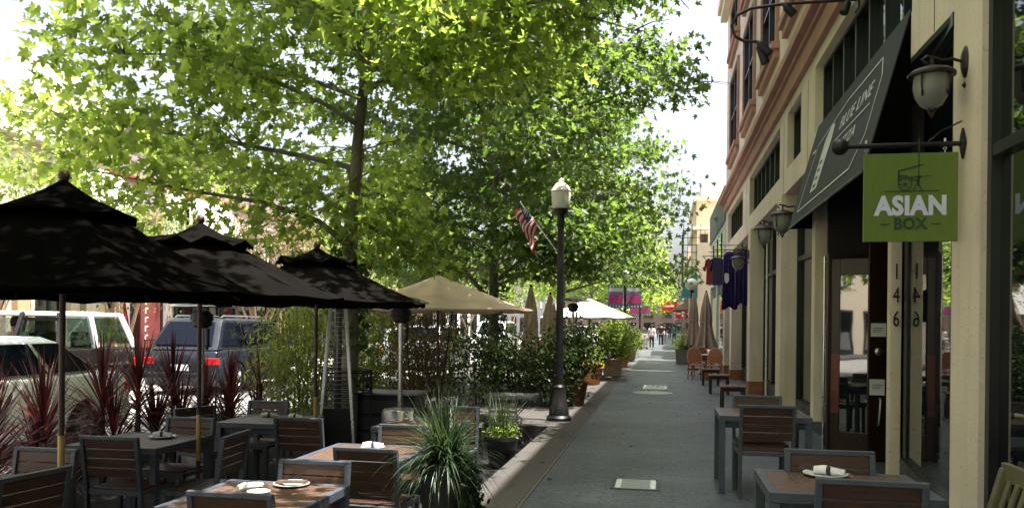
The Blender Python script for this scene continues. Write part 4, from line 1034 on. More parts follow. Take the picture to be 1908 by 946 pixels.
for lab, x, y, a in (("nearest chair at the bottom right, back to the viewer", .99, 4.34, -2), ("chair on the far side of the right foreground table", .97, 4.72, 180),
                     ("chair seen from behind at the shop-front table", .95, 7.98, 2), ("chair on the far side of the shop-front table, only its top showing", .98, 8.50, 180)):
    dup(C0, lab, (x, y, 0), R(a), group=RG)

# tableware
def plate(label, x, y, z, r=.125, nap=True, seed=1, fork=True, group="plates on the cafe tables"):
    t = thing("plate", label, "plate", (x, y, z), 0, group)
    b = MB(); b.lathe([(.001, .002), (r * .5, .002), (r * .66, .008), (r, .018), (r, .014), (r * .6, .0), (.001, .0)], 32, cap=False); b.build("dish", M['china'], t, smooth=True)
    return t
def napkin(label, x, y, z, rz=0, seed=1, dark=True):
    t = thing("rolled_napkin", label, "napkin", (x, y, z), rz, "rolled napkins on the cafe tables")
    rn = random.Random(seed); b = MB()
    pts = [(-.085, 0, .022), (-.03, .004, .024), (.03, -.003, .024), (.085, .004, .02)]
    b.tube(pts, [.02, .024, .022, .018], 10)
    for i, v in enumerate(b.v): b.v[i] = (v[0], v[1] + .006 * math.sin(v[0] * 90 + i), v[2] + .004 * math.sin(v[0] * 60 + i * 2))
    b.build("cloth", M['napkin'], t, smooth=True)
    if dark:
        b = MB(); b.lathe([(.0255, -.012), (.0265, 0), (.0255, .012)], 12, (0, 0, .024), Matrix.Rotation(R(90), 3, 'Y'), cap=False); b.build("band", M['ink'], t, smooth=True)
    b = MB(); b.bar((.05, .012, .03), (.14, .02, .008), .012, .003); b.bar((.05, -.012, .03), (.135, -.02, .008), .01, .003); b.build("cutlery", M['steel'], t)
    return t
T_ = .75
plate("white plate on the table in the right foreground", .93, 4.89, T_ - .001); napkin("napkin roll with dark band on the plate in the right foreground", .95, 4.89, T_ + .006, R(-25), 2)
plate("small white saucer at the near edge of the right foreground table", 1.08, 4.46, T_ - .001, .08)
napkin("white napkin roll on the shop-front table", 1.08, 8.5, T_ - .002, R(20), 3)
plate("white oval-looking plate on the nearest patio table", -2.34, 4.84, PZ + T_ - .001, .115)
t = thing("folded_menu", "brown folded menu lying on the nearest table's plate", "menu", (-2.34, 4.84, PZ + T_ + .018), R(12)); b = MB(); b.b2(-.10, .10, -.03, .03, 0, .008); b.b2(-.09, .10, -.028, .025, .0085, .014); b.build("cover", M['slat_top'], t, bev=.002)
plate("small saucer left of the plate on the nearest patio table", -2.42, 4.56, PZ + T_ - .001, .07)
napkin("napkin roll beside the saucer on the nearest patio table", -2.53, 4.66, PZ + T_ - .002, R(60), 5, False)
napkin("crumpled napkin on the table left of the fountain grass", -2.38, 6.43, PZ + T_ + .006, R(10), 6); plate("plate under the crumpled napkin left of the fountain grass", -2.38, 6.43, PZ + T_ - .001, .10)
napkin("napkin roll at the left of the farthest patio table", -4.28, 8.28, PZ + T_ - .002, R(20), 7); napkin("napkin roll at the right of the farthest patio table", -3.95, 8.25, PZ + T_ - .002, R(-10), 8)
plate("plate with napkin on the table beside the second umbrella pole", -4.42, 6.55, PZ + T_ - .001, .115); napkin("napkin roll lying across the plate beside the second umbrella pole", -4.42, 6.55, PZ + T_ + .006, R(8), 9)
plate("saucer on the near left of the table beside the second umbrella pole", -4.52, 6.2, PZ + T_ - .001, .085)
napkin("dark banded napkin roll on the leftmost table", -4.12, 4.42, PZ + T_ - .002, R(-60), 10)
for lab, dx, dy, r in (("tumbler nearer the planter on the table behind the fountain grass", 0, 0, .035), ("smaller tumbler standing right of the other behind the fountain grass", .1, .04, .03)):
    b = MB(); b.lathe([(r * .7, 0), (r, .10), (r - .003, .10), (r * .66, .006)], 14); o = b.build("water_glass", M['frost'], None, smooth=True); o.location = (-2.78 + dx, 8.35 + dy, PZ + T_ - .003); tag(o, lab, "glass", "tumblers on the table behind the fountain grass")

# ---- market umbrellas
def umbrella(label, loc, rad, zh, zt, m, vent=True, seed=0, n=8, rot=22.5, group=None, flap=.0, polem='polewood', lower=True, lower_z=(.55, 1.02)):
    t = thing("market_umbrella", label, "umbrella", loc, 0, group)
    b = MB(); b.tube([(0, 0, .12), (0, 0, lower_z[0])], .019, 12); b.tube([(0, 0, lower_z[1]), (0, 0, zt - .02)], .019, 12); b.build("pole", M[polem], t, smooth=True)
    b = MB(); b.tube([(0, 0, lower_z[0]), (0, 0, lower_z[1])], .0205, 12); b.build("pole_section", M['yellow_metal' if lower else polem], t, smooth=True)  # middle section of the pole, yellowish metal where lower is set
    b = MB(); b.lathe([(.24, 0), (.24, .04), (.06, .075), (.045, .16), (.03, .2)], 20); b.build("base", M['iron'], t, smooth=True)
    b = MB(); b.lathe([(.001, 0), (.020, .0), (.024, .010), (.034, .026), (.037, .045), (.029, .066), (.012, .078), (.001, .08)], 16, (0, 0, zt - .01), cap=False); b.build("finial", M['finial'], t, smooth=True)
    rn = random.Random(seed)
    r_v = rad * .30 if vent else .02                     # the canopy starts under the vent cap
    z_v = zh + (zt - zh) * .74 if vent else zt - .03
    sub = 6; rings = 9
    def canopy(name, r0, z0, r1, z1, sagr, hem, scal, par, wav=0, mm=None):
        mb = MB(); vs = []; N = n * sub
        for j in range(rings + 1):
            u = j / rings; r_ = r0 + (r1 - r0) * u; z_ = z0 + (z1 - z0) * u
            for k in range(N):
                a = R(rot) + 2 * math.pi * k / N; ph = (k % sub) / sub
                inner = math.cos(math.pi / n) / math.cos((ph - .5) * 2 * math.pi / n)   # straight hem between rib tips
                belly = math.sin(math.pi * ph)
                rr = r_ * (inner if True else 1)
                zz = z_ - sagr * belly * u * (1.15 - u) * 1.6 - .02 * math.sin(math.pi * u) + rn.uniform(-.002, .002) + .009 * math.sin(u * 9 + k * .9 + seed) * math.sin(k * .41 + seed * 2) * u
                if wav: zz += belly * u * u * wav * (1 + .35 * math.sin(k * 1.7)); rr *= 1 + .04 * belly * u
                vs.append((rr * math.cos(a), rr * math.sin(a), zz))
        if hem:
            for k in range(N):
                a = R(rot) + 2 * math.pi * k / N; v = vs[rings * N + k]
                vs.append((v[0] * .995, v[1] * .995, v[2] - hem * (1 + .25 * math.sin(k * 2.1 + seed))))
        fs = []
        for j in range(rings + (1 if hem else 0)):
            for k in range(N):
                k2 = (k + 1) % N; fs.append((j * N + k, (j + 1) * N + k, (j + 1) * N + k2, j * N + k2))
        mb.add(vs, fs); return mb.build(name, mm or M[m], par, smooth=True, thick=.004)
    cz = zh
    cn = canopy("canopy", r_v * .75 if vent else .02, z_v, rad, cz + .03, .05, .035, 0, t)
    if vent:
        canopy("vent", .02, zt, rad * .36, zh + (zt - zh) * .685, .0, .02, 0, cn, wav=flap)
    for k in range(n):
        a = R(rot) + 2 * math.pi * k / n; c, s = math.cos(a), math.sin(a)
        b = MB(); b.bar((.03 * c, .03 * s, zt - .10), (rad * .97 * c, rad * .97 * s, cz + .012), .016, .02); b.bar((.03 * c, .03 * s, zh + (zt - zh) * .05), (rad * .52 * c, rad * .52 * s, zh + (zt - zh) * .44), .012, .016)
        b.build("rib", M[polem], t)
    b = MB(); b.lathe([(.022, 0), (.04, .01), (.04, .06), (.022, .07)], 12, (0, 0, zh + (zt - zh) * .03)); b.lathe([(.022, 0), (.035, .01), (.035, .05), (.022, .06)], 12, (0, 0, zt - .14)); b.build("hub", M[polem], t, smooth=True)
    return t
UG = "market umbrellas over the cafe patio"
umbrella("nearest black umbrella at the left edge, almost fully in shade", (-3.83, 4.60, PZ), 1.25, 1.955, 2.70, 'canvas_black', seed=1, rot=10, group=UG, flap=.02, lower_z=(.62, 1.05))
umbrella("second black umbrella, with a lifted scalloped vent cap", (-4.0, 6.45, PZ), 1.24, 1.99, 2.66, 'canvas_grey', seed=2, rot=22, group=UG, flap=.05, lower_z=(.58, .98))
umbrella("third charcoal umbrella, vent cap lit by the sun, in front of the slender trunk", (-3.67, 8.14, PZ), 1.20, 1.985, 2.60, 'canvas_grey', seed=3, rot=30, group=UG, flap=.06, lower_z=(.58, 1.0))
umbrella("beige umbrella dappled with sun beyond the black ones", (-3.62, 12.75, 0), 1.58, 1.80, 2.42, 'canvas_beige', vent=False, seed=4, rot=14, group=UG, lower=False)
umbrella("bright off-white umbrella behind the lamp post", (-2.15, 24.0, 0), 1.5, 1.80, 2.42, 'canvas_white', vent=False, seed=5, rot=22, group=UG, lower=False)

def closed_umbrella(label, loc, z0, z1, r, m, group, pleats=8, lean=0):
    t = thing("closed_umbrella", label, "umbrella", loc, 0, group)
    b = MB(); b.tube([(0, 0, .1), (0, 0, z1 - .02)], .02, 8); b.build("pole", M['polewood'], t, smooth=True)
    b = MB(); b.lathe([(.22, 0), (.22, .05), (.05, .08), (.03, .16)], 16); b.build("base", M['iron'], t, smooth=True)
    b = MB(); prof = [(.02, z1), (.05, z1 - .06), (r * .42, z1 - (z1 - z0) * .28), (r * .50, z1 - (z1 - z0) * .5), (r * .46, z1 - (z1 - z0) * .56), (r * .62, z1 - (z1 - z0) * .75), (r, z0 + .02), (r * .96, z0)]
    b.lathe(prof, 48, wob=lambda w, j: 1 + .26 * math.cos(w * pleats + j * .25) * min(1, j / 3), cap=False)
    b.build("canopy", M[m], t, smooth=True)
    b = MB(); b.lathe([(r * .56, -.02), (r * .58, 0), (r * .56, .02)], 16, (0, 0, z1 - (z1 - z0) * .53), cap=False); b.build("strap", M[m], t)
    b = MB(); b.lathe([(.001, 0), (.03, .0), (.035, .03), (.02, .06), (.001, .065)], 10, (0, 0, z1 - .01), cap=False); b.build("finial", M['finial'], t, smooth=True)
    return t
closed_umbrella("furled beige umbrella, left of two beyond the hedge", (-3.25, 19.9, 0), .55, 2.55, .33, 'canvas_beige', "furled beige umbrellas")
closed_umbrella("furled beige umbrella touching the lamp post, right of two beyond the hedge", (-2.72, 19.6, 0), .6, 2.35, .36, 'canvas_beige', "furled beige umbrellas")
closed_umbrella("furled taupe umbrella nearest the rattan chairs", (1.42, 27.6, 0), .85, 2.75, .34, 'canvas_taupe', "furled taupe umbrellas by the shops")
closed_umbrella("furled taupe umbrella behind, nearer the globe lamp", (1.12, 30.4, 0), .9, 2.85, .30, 'canvas_taupe', "furled taupe umbrellas by the shops")

# ---- patio heaters
t = thing("patio_heater", "pyramid patio heater with bright steel posts beside the slender trunk", "patio heater", (-3.97, 9.45, PZ), R(20))
H0, H1, r0, r1 = .55, 2.15, .23, .08
for i, (sx, sy) in enumerate(((-1, -1), (1, -1), (1, 1), (-1, 1))):
    b = MB(); b.bar((sx * r0, sy * r0, .02), (sx * r1, sy * r1, H1), .035, .035); b.build("post", M['steel'], t, bev=.003)
b = MB(); b.lathe([(.22 * 1.414, .02), (.185 * 1.414, .75)], 4, M=Matrix.Rotation(R(45), 3, 'Z')); b.build("tank_housing", M['iron'], t)
b = MB(); b.tube([(0, 0, .75), (0, 0, H1)], .05, 14); b.build("glass_tube", M['glasstube'], t, smooth=True)
b = MB()
for sx, sy, ex, ey in ((-1, -1, 1, -1), (1, -1, 1, 1), (1, 1, -1, 1), (-1, 1, -1, -1)):
    for k in range(24):
        z = .82 + k * .055; u = z / H1; r_ = r0 + (r1 - r0) * u
        b.bar((sx * r_, sy * r_, z), (ex * r_, ey * r_, z), .005, .005)
b.build("grille", M['steel_dull'], t)
b = MB(); b.lathe([(.15, 0), (.15, .03), (.36, .05), (.36, .065), (.05, .12), (.001, .12)], 4, (0, 0, H1), Matrix.Rotation(R(45), 3, 'Z')); b.build("cap", M['steel_dull'], t)
def heater(label, loc, dome_r=.42, hh=2.02):
    t = thing("patio_heater", label, "patio heater", loc, 0, "mushroom patio heaters")
    b = MB(); b.lathe([(.22, 0), (.22, .72), (.20, .76), (.05, .78)], 22); b.build("tank_housing", M['steel_dull'], t, smooth=True)
    b = MB(); b.tube([(0, 0, .76), (0, 0, hh - .18)], .03, 14); b.build("pole", M['steel'], t, smooth=True)
    b = MB(); b.lathe([(.06, -.18), (.11, -.15), (.11, -.10), (.125, -.095), (.125, -.02), (.10, -.015), (.10, .0), (.03, .02)], 20, (0, 0, hh)); b.build("burner", M['iron'], t, smooth=True)
    b = MB(); b.tube([(.06, 0, hh - .42), (.075, 0, hh - .36), (.075, 0, hh - .18)], .02, 8); b.build("control_knob", M['iron'], t, smooth=True)
    b = MB(); b.lathe([(dome_r, .0), (dome_r - .01, .012), (dome_r * .6, .06), (.1, .085), (.001, .09)], 32, (0, 0, hh + .06), cap=False); b.build("dome", M['steel'], t, smooth=True, thick=.003)
    return t
h1 = heater("slim steel mushroom heater under the right tip of the third umbrella", (-3.12, 9.35, PZ), .34, 1.98)
heater("dark mushroom heater just right of the lamp post", (-2.0, 18.2, 0), .40, 2.08)
heater("mushroom heater hidden behind the second umbrella pole, only its burner showing", (-5.15, 8.35, PZ), .36, 1.90)

# ---- tree guard round the slender trunk
t = thing("tree_guard", "black iron lattice guard ringing the slender trunk", "tree guard", (-4.23, 10.4, PZ))
b = MB(); r_ = .34
for z in (.86, 1.13, 1.16): b.lathe([(r_, z - .012), (r_ + .012, z), (r_, z + .012), (r_ - .012, z), (r_, z - .012)], 32, cap=False)
b.build("ring", M['iron'], t)
b = MB()
for k in range(12):
    a0, a1 = 2 * math.pi * k / 12, 2 * math.pi * (k + 1) / 12
    p = lambda a, z: (r_ * math.cos(a), r_ * math.sin(a), z)
    b.bar(p(a0, .87), p(a1, 1.12), .012, .012); b.bar(p(a1, .87), p(a0, 1.12), .012, .012); b.tube([p(a0, .86), p(a0, 1.16)], .009, 6)
    am = (a0 + a1) / 2; b.lathe([(.03, -.006), (.045, 0), (.03, .006)], 10, p(am, .995), Matrix.Rotation(am, 3, 'Z') @ Matrix.Rotation(R(90), 3, 'Y'), cap=False)
b.build("lattice", M['iron'], t)
for k in range(6):
    a = 2 * math.pi * k / 6; b = MB(); b.tube([(r_ * math.cos(a), r_ * math.sin(a), 0), (r_ * math.cos(a), r_ * math.sin(a), .86)], .012, 6); b.build("leg", M['iron'], t)
t = thing("service_stand", "low dark waiter station tucked behind the slender trunk", "cabinet", (-3.75, 10.75, PZ)); b = MB(); b.b2(-.45, .45, -.25, .25, .05, .82); b.build("cabinet", M['iron'], t, bev=.01)
b = MB(); b.b2(-.5, .5, -.3, .3, .822, .85); b.build("top", M['steel_dull'], t, bev=.004)
b = MB()
for k in range(3): b.b2(-.42, .42, -.262, -.252, .12 + k * .22, .30 + k * .22)
b.build("drawer", M['pot_char'], t, bev=.004)

# ---- small mesh bistro sets by the lamp post
def bistro_table(label, loc):
    t = thing("bistro_table", label, "table", loc, 0, "light metal bistro furniture")
    b = MB(); b.b2(-.36, .36, -.34, .34, .70, .712)
    for s in (-1, 1): b.b2(-.37, .37, s * .345 - .012, s * .345 + .012, .695, .722); b.b2(s * .37 - .012, s * .37 + .012, -.333, .333, .695, .722)
    b.build("tabletop", M['steel_dull'], t)
    for sx in (-1, 1):
        for sy in (-1, 1): b = MB(); b.tube([(sx * .33, sy * .31, .69), (-sx * .28, sy * .31, .0)], .010, 6); b.build("leg", M['steel_dull'], t)
    return t
def bistro_chair(label, loc, rz):
    t = thing("bistro_chair", label, "chair", loc, rz, "light metal bistro furniture")
    for sx in (-1, 1):
        b = MB(); b.tube([(sx * .2, .2, 0), (sx * .2, .18, .44), (sx * .2, -.17, .45), (sx * .2, -.2, 0)], .011, 8); b.tube([(sx * .2, -.17, .45), (sx * .19, -.25, .80)], .011, 8); b.build("leg", M['steel'], t, smooth=True)
    b = MB()
    for k in range(6): b.b2(-.19, .19, -.16 + k * .06, -.115 + k * .06, .452, .462)
    b.build("seat", M['steel_dull'], t)
    b = MB()
    for k in range(3): b.bar((-.19, -.195 - k * .02, .56 + k * .1), (.19, -.195 - k * .02, .56 + k * .1), .008, .045)
    b.tube([(-.19, -.25, .80), (.19, -.25, .80)], .011, 8); b.build("backrest", M['steel_dull'], t)
    return t
bistro_table("thin grey mesh bistro table just left of the lamp post", (-2.28, 12.15, PZ))
bistro_chair("light metal bistro chair on the near side of the mesh table, back to the viewer", (-2.22, 11.42, PZ), 0)
bistro_chair("light metal bistro chair behind the black tapered pot, turned sideways", (-2.55, 10.55, PZ), R(-80))
bistro_table("small mesh bistro table past the lamp post, under the white umbrella", (-2.3, 22.6, 0))
bistro_chair("metal bistro chair beside the white umbrella's table", (-2.9, 22.6, 0), R(-90))

# ---- stools, rattan chairs and bench on the right
def stool(label, loc, rz=0):
    t = thing("slatted_stool", label, "stool", loc, rz, "low slatted wooden stools by the shop wall")
    b = MB()
    for k in range(4): b.b2(-.24 + k * .122, -.13 + k * .122, -.26, .26, .42, .45)
    b.build("seat", M['stoolwood'], t, bev=.004)
    b = MB(); b.b2(-.22, .22, -.22, -.19, .35, .418); b.b2(-.22, .22, .19, .22, .35, .418); b.build("seat_frame", M['doorwood'], t)
    for sx in (-1, 1):
        for sy in (-1, 1): b = MB(); b.box((sx * .2, sy * .2, .175), (.05, .05, .35)); b.build("leg", M['doorwood'], t, bev=.003)
    return t
stool("low slatted stool nearest, just behind the shop-front table", (1.36, 16.3, 0)); stool("middle low slatted stool along the shop wall", (1.34, 19.9, 0)); stool("farthest low slatted stool, beside the rattan chairs", (1.30, 22.6, 0))
def rattan_chair(label, loc, rz):
    t = thing("rattan_chair", label, "chair", loc, rz, "rattan cafe chairs")
    for sx in (-1, 1):
        b = MB(); b.tube([(sx * .2, .2, 0), (sx * .19, .19, .44)], .016, 8); b.build("leg", M['rattan'], t, smooth=True)
        b = MB(); b.tube([(sx * .2, -.22, 0), (sx * .19, -.19, .44), (sx * .2, -.27, .8)], .016, 8); b.build("leg", M['rattan'], t, smooth=True)
    b = MB(); b.lathe([(.001, .455), (.21, .455), (.235, .44), (.21, .42)], 20, cap=False); b.build("seat", M['rattan'], t, smooth=True)
    b = MB(); vs = []
    prof = [(-.2, .50), (-.22, .7), (-.17, .86), (-.08, .94), (0, .955), (.08, .94), (.17, .86), (.22, .7), (.2, .50)]
    b.ext([(x, z) for x, z in prof], lambda x, z, d: (x, -.20 - (z - .45) * .22 - abs(x) * -.12 + d, z), -.012, .012); b.build("backrest", M['rattan'], t)
    b = MB(); b.tube([(x, -.20 - (z - .45) * .22 + abs(x) * .12, z) for x, z in prof], .016, 8); b.build("back_frame", M['salmon'], t, smooth=True)
    return t
rattan_chair("rattan cafe chair with rounded back, nearer the sidewalk", (1.02, 24.9, 0), R(-165)); rattan_chair("rattan cafe chair against the wall beside a small table", (1.52, 24.6, 0), R(170)); rattan_chair("rattan cafe chair farthest back, under the furled umbrella", (1.15, 26.2, 0), R(10))
t = thing("side_table", "small pale round table among the rattan chairs", "table", (1.5, 25.6, 0)); b = MB(); b.lathe([(.30, 0), (.31, .012), (.30, .024)], 24, (0, 0, .72)); b.build("tabletop", M['china'], t, smooth=True)
b = MB(); b.lathe([(.2, 0), (.2, .02), (.03, .04), (.03, .72)], 16); b.build("pedestal", M['iron'], t, smooth=True)
# olive wooden bench at the bottom right, seen from its end
t = thing("park_bench", "olive slatted wooden bench cut off by the bottom right corner", "bench", (1.86, 3.92, 0), R(90))
L = 1.3
for s in (-1, 1):
    b = MB(); b.bar((s * L / 2, .19, 0), (s * L / 2, .22, .44), .05, .06, up=(0, 1, 0)); b.bar((s * L / 2, .22, .44), (s * L / 2, .10, .88), .05, .06, up=(0, 1, 0)); b.build("leg", M['benchwood'], t, bev=.008)
    b = MB(); b.bar((s * L / 2, -.28, 0), (s * L / 2, -.28, .62), .05, .06, up=(0, 1, 0)); b.build("leg", M['benchwood'], t, bev=.008)
    b = MB(); b.bar((s * L / 2, -.32, .64), (s * L / 2, .18, .66), .07, .03); b.build("armrest", M['benchwood'], t, bev=.008)
b = MB()
for k in range(5): b.b2(-L / 2 + .03, L / 2 - .03, -.29 + k * .098, -.205 + k * .098, .42, .445)
b.build("seat", M['benchwood'], t, bev=.004)
b = MB(); b.bar((-L / 2 - .03, .10, .865), (L / 2 + .03, .10, .865), .035, .09); b.bar((-L / 2, .205, .50), (L / 2, .205, .50), .03, .06)
for k in range(13): x = -L / 2 + .08 + k * (L - .16) / 12; b.bar((x, .205, .53), (x, .115, .83), .04, .016, up=(0, 1, 0))
b.build("backrest", M['benchwood'], t, bev=.004)
# ================================================================= street furniture, lamps, signs
def street_lamp(label, loc, h=3.55, banner=False, m='iron'):
    t = thing("street_lamp", label, "street lamp", loc, 0, "old-fashioned street lamps")
    b = MB(); b.lathe([(.21, 0), (.21, .05), (.17, .09), (.165, .22), (.13, .27), (.115, .45), (.095, .52), (.10, .56), (.07, .60)], 20); b.build("base", M[m], t, smooth=True)
    b = MB(); b.lathe([(.068, .58), (.055, h - .30), (.075, h - .28), (.075, h - .24), (.058, h - .2), (.065, h - .12), (.11, h - .05), (.12, h)], 20); b.build("pole", M[m], t, smooth=True)
    b = MB(); b.lathe([(.11, h), (.145, h + .03), (.15, h + .04), (.165, h + .25), (.16, h + .28), (.155, h + .285)], 20, cap=False); b.build("lantern_glass", M['frost'], t, smooth=True)
    b = MB(); b.lathe([(.165, h + .28), (.17, h + .295), (.13, h + .37), (.075, h + .43), (.045, h + .44), (.05, h + .47), (.02, h + .50), (.001, h + .52)], 20, cap=False); b.build("lantern_top", M['globe'], t, smooth=True)
    return t
street_lamp("tall black street lamp standing alone between the hedge and the sidewalk", (-1.70, 13.45, 0))
SG = "old-fashioned street lamps"
l2 = street_lamp("street lamp carrying the two pink and blue banners", (-1.62, 35.3, 0), 3.55)
street_lamp("distant street lamp carrying the smaller pair of banners", (-1.6, 58, 0), 3.55)
def banners(label, loc, s=1.):
    t = thing("banner_pair", label, "banner", loc, 0, "street banners with pink hills")
    b = MB(); b.tube([(-.76 * s, 0, 1.0 * s), (.76 * s, 0, 1.0 * s)], .015, 6); b.tube([(-.76 * s, 0, .03), (.76 * s, 0, .03)], .015, 6); b.build("bracket", M['iron'], t)
    for sg in (-1, 1):
        x0, x1 = (.07 * s, .72 * s) if sg > 0 else (-.72 * s, -.07 * s)
        b = MB(); b.b2(x0, x1, -.008, .008, .06 * s, .97 * s); bo = b.build("banner", M['blue'], t)
        b = MB(); b.b2(x0 + .03, x1 - .03, -.012, -.0085, .72 * s, .88 * s); b.build("sky_band", M['flagwhite'], bo)
        b = MB(); n = 8; pts = [(x0 + .02, .2 * s)] + [(x0 + .02 + (x1 - x0 - .04) * k / n, (.62 + .10 * math.sin(k * 1.3 + sg)) * s) for k in range(n + 1)] + [(x1 - .02, .2 * s)]
        b.ext(pts, lambda x, z, d: (x, d, z), -.016, -.0125); b.build("hill_band", M['pink'], bo)
        b = MB()
        for k in range(10):
            if k % 2: continue
            xa = x0 + (x1 - x0) * k / 10; xb = xa + (x1 - x0) / 10
            for z in (.06, .91): b.b2(xa, xb, -.013, -.0085, z * s, (z + .06) * s)
            xa += (x1 - x0) / 10; xb += (x1 - x0) / 10
        b.build("border", M['ink'], bo)
        b = MB()
        for k in range(10):
            if not k % 2: continue
            xa = x0 + (x1 - x0) * k / 10; xb = xa + (x1 - x0) / 10
            for z in (.06, .91): b.b2(xa, xb, -.013, -.0085, z * s, (z + .06) * s)
        b.build("border", M['flagwhite'], bo)
banners("pair of pink and blue hill banners on the second street lamp", (-1.62, 35.15, 2.35), 1.)
banners("smaller, more distant pair of pink and blue banners", (-1.6, 57.9, 2.3), 1.)
# national flag on the lamp post
t = thing("flag", "red and white striped flag hanging from a slanting staff beside the street lamp", "flag", (-1.77, 13.45, 2.85))
S0, S1 = Vector((0, 0, 0)), Vector((-.62, 0, .82))
b = MB(); b.tube([S0, S1], .012, 8); b.lathe([(.001, -.02), (.02, 0), (.001, .02)], 8, S1, cap=False); b.build("staff", M['steel'], t, smooth=True)
nu, nv = 14, 13
def fl(u, v):   # u along staff from the tip, v hanging down
    p = S1.lerp(S0, u * .50)
    return Vector((p.x - .10 * v + .03 * math.sin(v * 6 + u * 3), p.y + .06 * math.sin(v * 5 + u * 14), p.z - v * (.20 + .26 * u) - .015))
for nm, mm, sel in (("red_stripe", 'flagred', lambda i, j: i % 2 == 0), ("white_stripe", 'flagwhite', lambda i, j: i % 2 == 1), ("canton", 'flagblue', None)):
    b = MB()
    for i in range(nv):
        for j in range(nu):
            can = i < 7 and j < 5
            if (sel is None and can) or (sel and not can and sel(i, j)):
                b.quad(fl(i / nv, j / nu), fl((i + 1) / nv, j / nu), fl((i + 1) / nv, (j + 1) / nu), fl(i / nv, (j + 1) / nu))
    b.build(nm, M[mm], t, thick=.004, smooth=True)
b = MB()
for i in range(6):
    for j in range(4):
        c = fl((i + .6) / nv, (j + .6) / nu); b.box(c + Vector((0, -.006, 0)), (.018, .003, .018), M=Matrix.Rotation(R(45), 3, 'Y'))
b.build("star", M['flagwhite'], t)

# ---- wall lanterns (facade faces -X)
def wall_lantern(label, loc, s=1.):
    """loc: centre of the wall plate"""
    t = thing("wall_lantern", label, "wall lamp", loc, 0, "bronze wall lanterns on the cream building")
    b = MB(); b.lathe([(.001, .03), (.05, .03), (.085, .012), (.09, 0)], 18, (0, 0, 0), Matrix.Rotation(R(-90), 3, 'Y') @ Matrix.Diagonal((1.5, .8, 1)), cap=False)
    b.lathe([(.001, -.06), (.02, -.03), (.001, 0)], 10, (-.01, 0, -.16), cap=False); b.build("wall_plate", M['iron_brown'], t, smooth=True)
    b = MB(); b.tube([(-.02, 0, .0), (-.10, 0, .03), (-.18, 0, .02), (-.22, 0, .04), (-.30, 0, .06), (-.34, 0, .03), (-.30, 0, .0)], .013, 8); b.tube([(-.26, 0, .04), (-.26, 0, -.03)], .014, 8); b.build("arm", M['iron_brown'], t, smooth=True)
    c = (-.26, 0, -.06)
    b = MB(); b.lathe([(.02, .045), (.06, .03), (.15, .0), (.185, -.03), (.185, -.05), (.16, -.05)], 26, c); b.build("hood", M['iron_brown'], t, smooth=True)
    b = MB(); b.lathe([(.135, -.05), (.14, -.14), (.125, -.22), (.085, -.29), (.03, -.325), (.001, -.33)], 24, c, cap=False); b.build("shade", M['frost_dim'], t, smooth=True)
    b = MB()
    for k in range(4):
        a = R(45 + 90 * k); q = lambda r_, z: (c[0] + r_ * math.cos(a), c[1] + r_ * math.sin(a), c[2] + z)
        b.tube([q(.15, -.05), q(.155, -.14), q(.14, -.23), q(.098, -.08), q(.03, -.345), q(.0, -.35)], .008, 6)
    b.lathe([(.001, -.40), (.015, -.38), (.022, -.355), (.012, -.34)], 10, c, cap=False); b.build("cage", M['iron_brown'], t, smooth=True)
    t.scale = (s, s, s)
    return t
wall_lantern("large bronze wall lantern above the green sign", (2.1, 6.22, 3.50), .86)
wall_lantern("wall lantern tucked against the lower corner of the black awning", (2.05, 12.9, 3.42))
wall_lantern("wall lantern on the cream column just beyond the awning", (2.05, 15.2, 3.47))
wall_lantern("small far wall lantern in front of the purple cloth", (2.05, 20.3, 3.36))
# wire tie rods beside the lanterns
# ---- green hanging sign
t = thing("hanging_sign", "square green ASIAN BOX sign hanging from a black bar", "sign", (2.1, 6.22, 2.92))
b = MB(); b.tube([(-.01, 0, 0), (-.80, 0, 0)], .018, 10); b.lathe([(.001, -.06), (.03, -.055), (.055, -.03), (.062, 0), (.055, .03), (.03, .055), (.001, .06)], 18, (-.84, 0, 0), Matrix.Rotation(R(90), 3, 'Y'), cap=False); b.build("bar", M['iron'], t, smooth=True)
b = MB(); b.lathe([(.03, 0), (.05, .006), (.05, .02), (.03, .03)], 4, (-.0, 0, 0), Matrix.Rotation(R(-90), 3, 'Y') @ Matrix.Diagonal((2.2, 1, 1))); b.tube([(-.02, 0, .16), (-.16, 0, .09), (-.24, 0, .02)], .006, 6); b.build("wall_plate", M['iron'], t)
for x in (-.66, -.13):
    b = MB(); b.lathe([(.010, -.003), (.014, 0), (.010, .003), (.006, 0), (.010, -.003)], 10, (x, 0, -.03), Matrix.Rotation(R(90), 3, 'X'), cap=False); b.lathe([(.010, -.003), (.014, 0), (.010, .003), (.006, 0), (.010, -.003)], 10, (x, 0, -.05), Matrix.Rotation(R(90), 3, 'Y'), cap=False); b.tube([(x, 0, .018), (x, 0, .04)], .008, 6); b.build("hook", M['steel'], t)
b = MB(); b.b2(-.675, -.045, -.016, .016, -.695, -.062); pan = b.build("panel", M['signgreen'], t, bev=.002)
FY0 = -.0185
def st(txt, size, x, z, m, bold, sp=1., wx=1.): return text_obj("lettering", txt, size, m, pan, frame4((x, FY0, z), (1, 0, 0), (0, 0, 1)) @ Matrix.Diagonal((wx, 1, 1, 1)), .002, bold, sp)
cx_ = -.3625
st("ASIAN", .185, cx_ + .005, -.445, M['signlav'], .0085, 1.06, .88)
st("BOX", .112, cx_ + .0, -.572, M['signdark'], .004, 1.05, .92)
b = MB()
for s in (-1, 1): b.b2(cx_ + s * .17 - .032, cx_ + s * .17 + .032, FY0 - .001, FY0 + .002, -.575, -.567)
b.b2(cx_ - .185, cx_ + .185, FY0 - .001, FY0 + .002, -.338, -.331); b.build("rule", M['signdark'], pan)
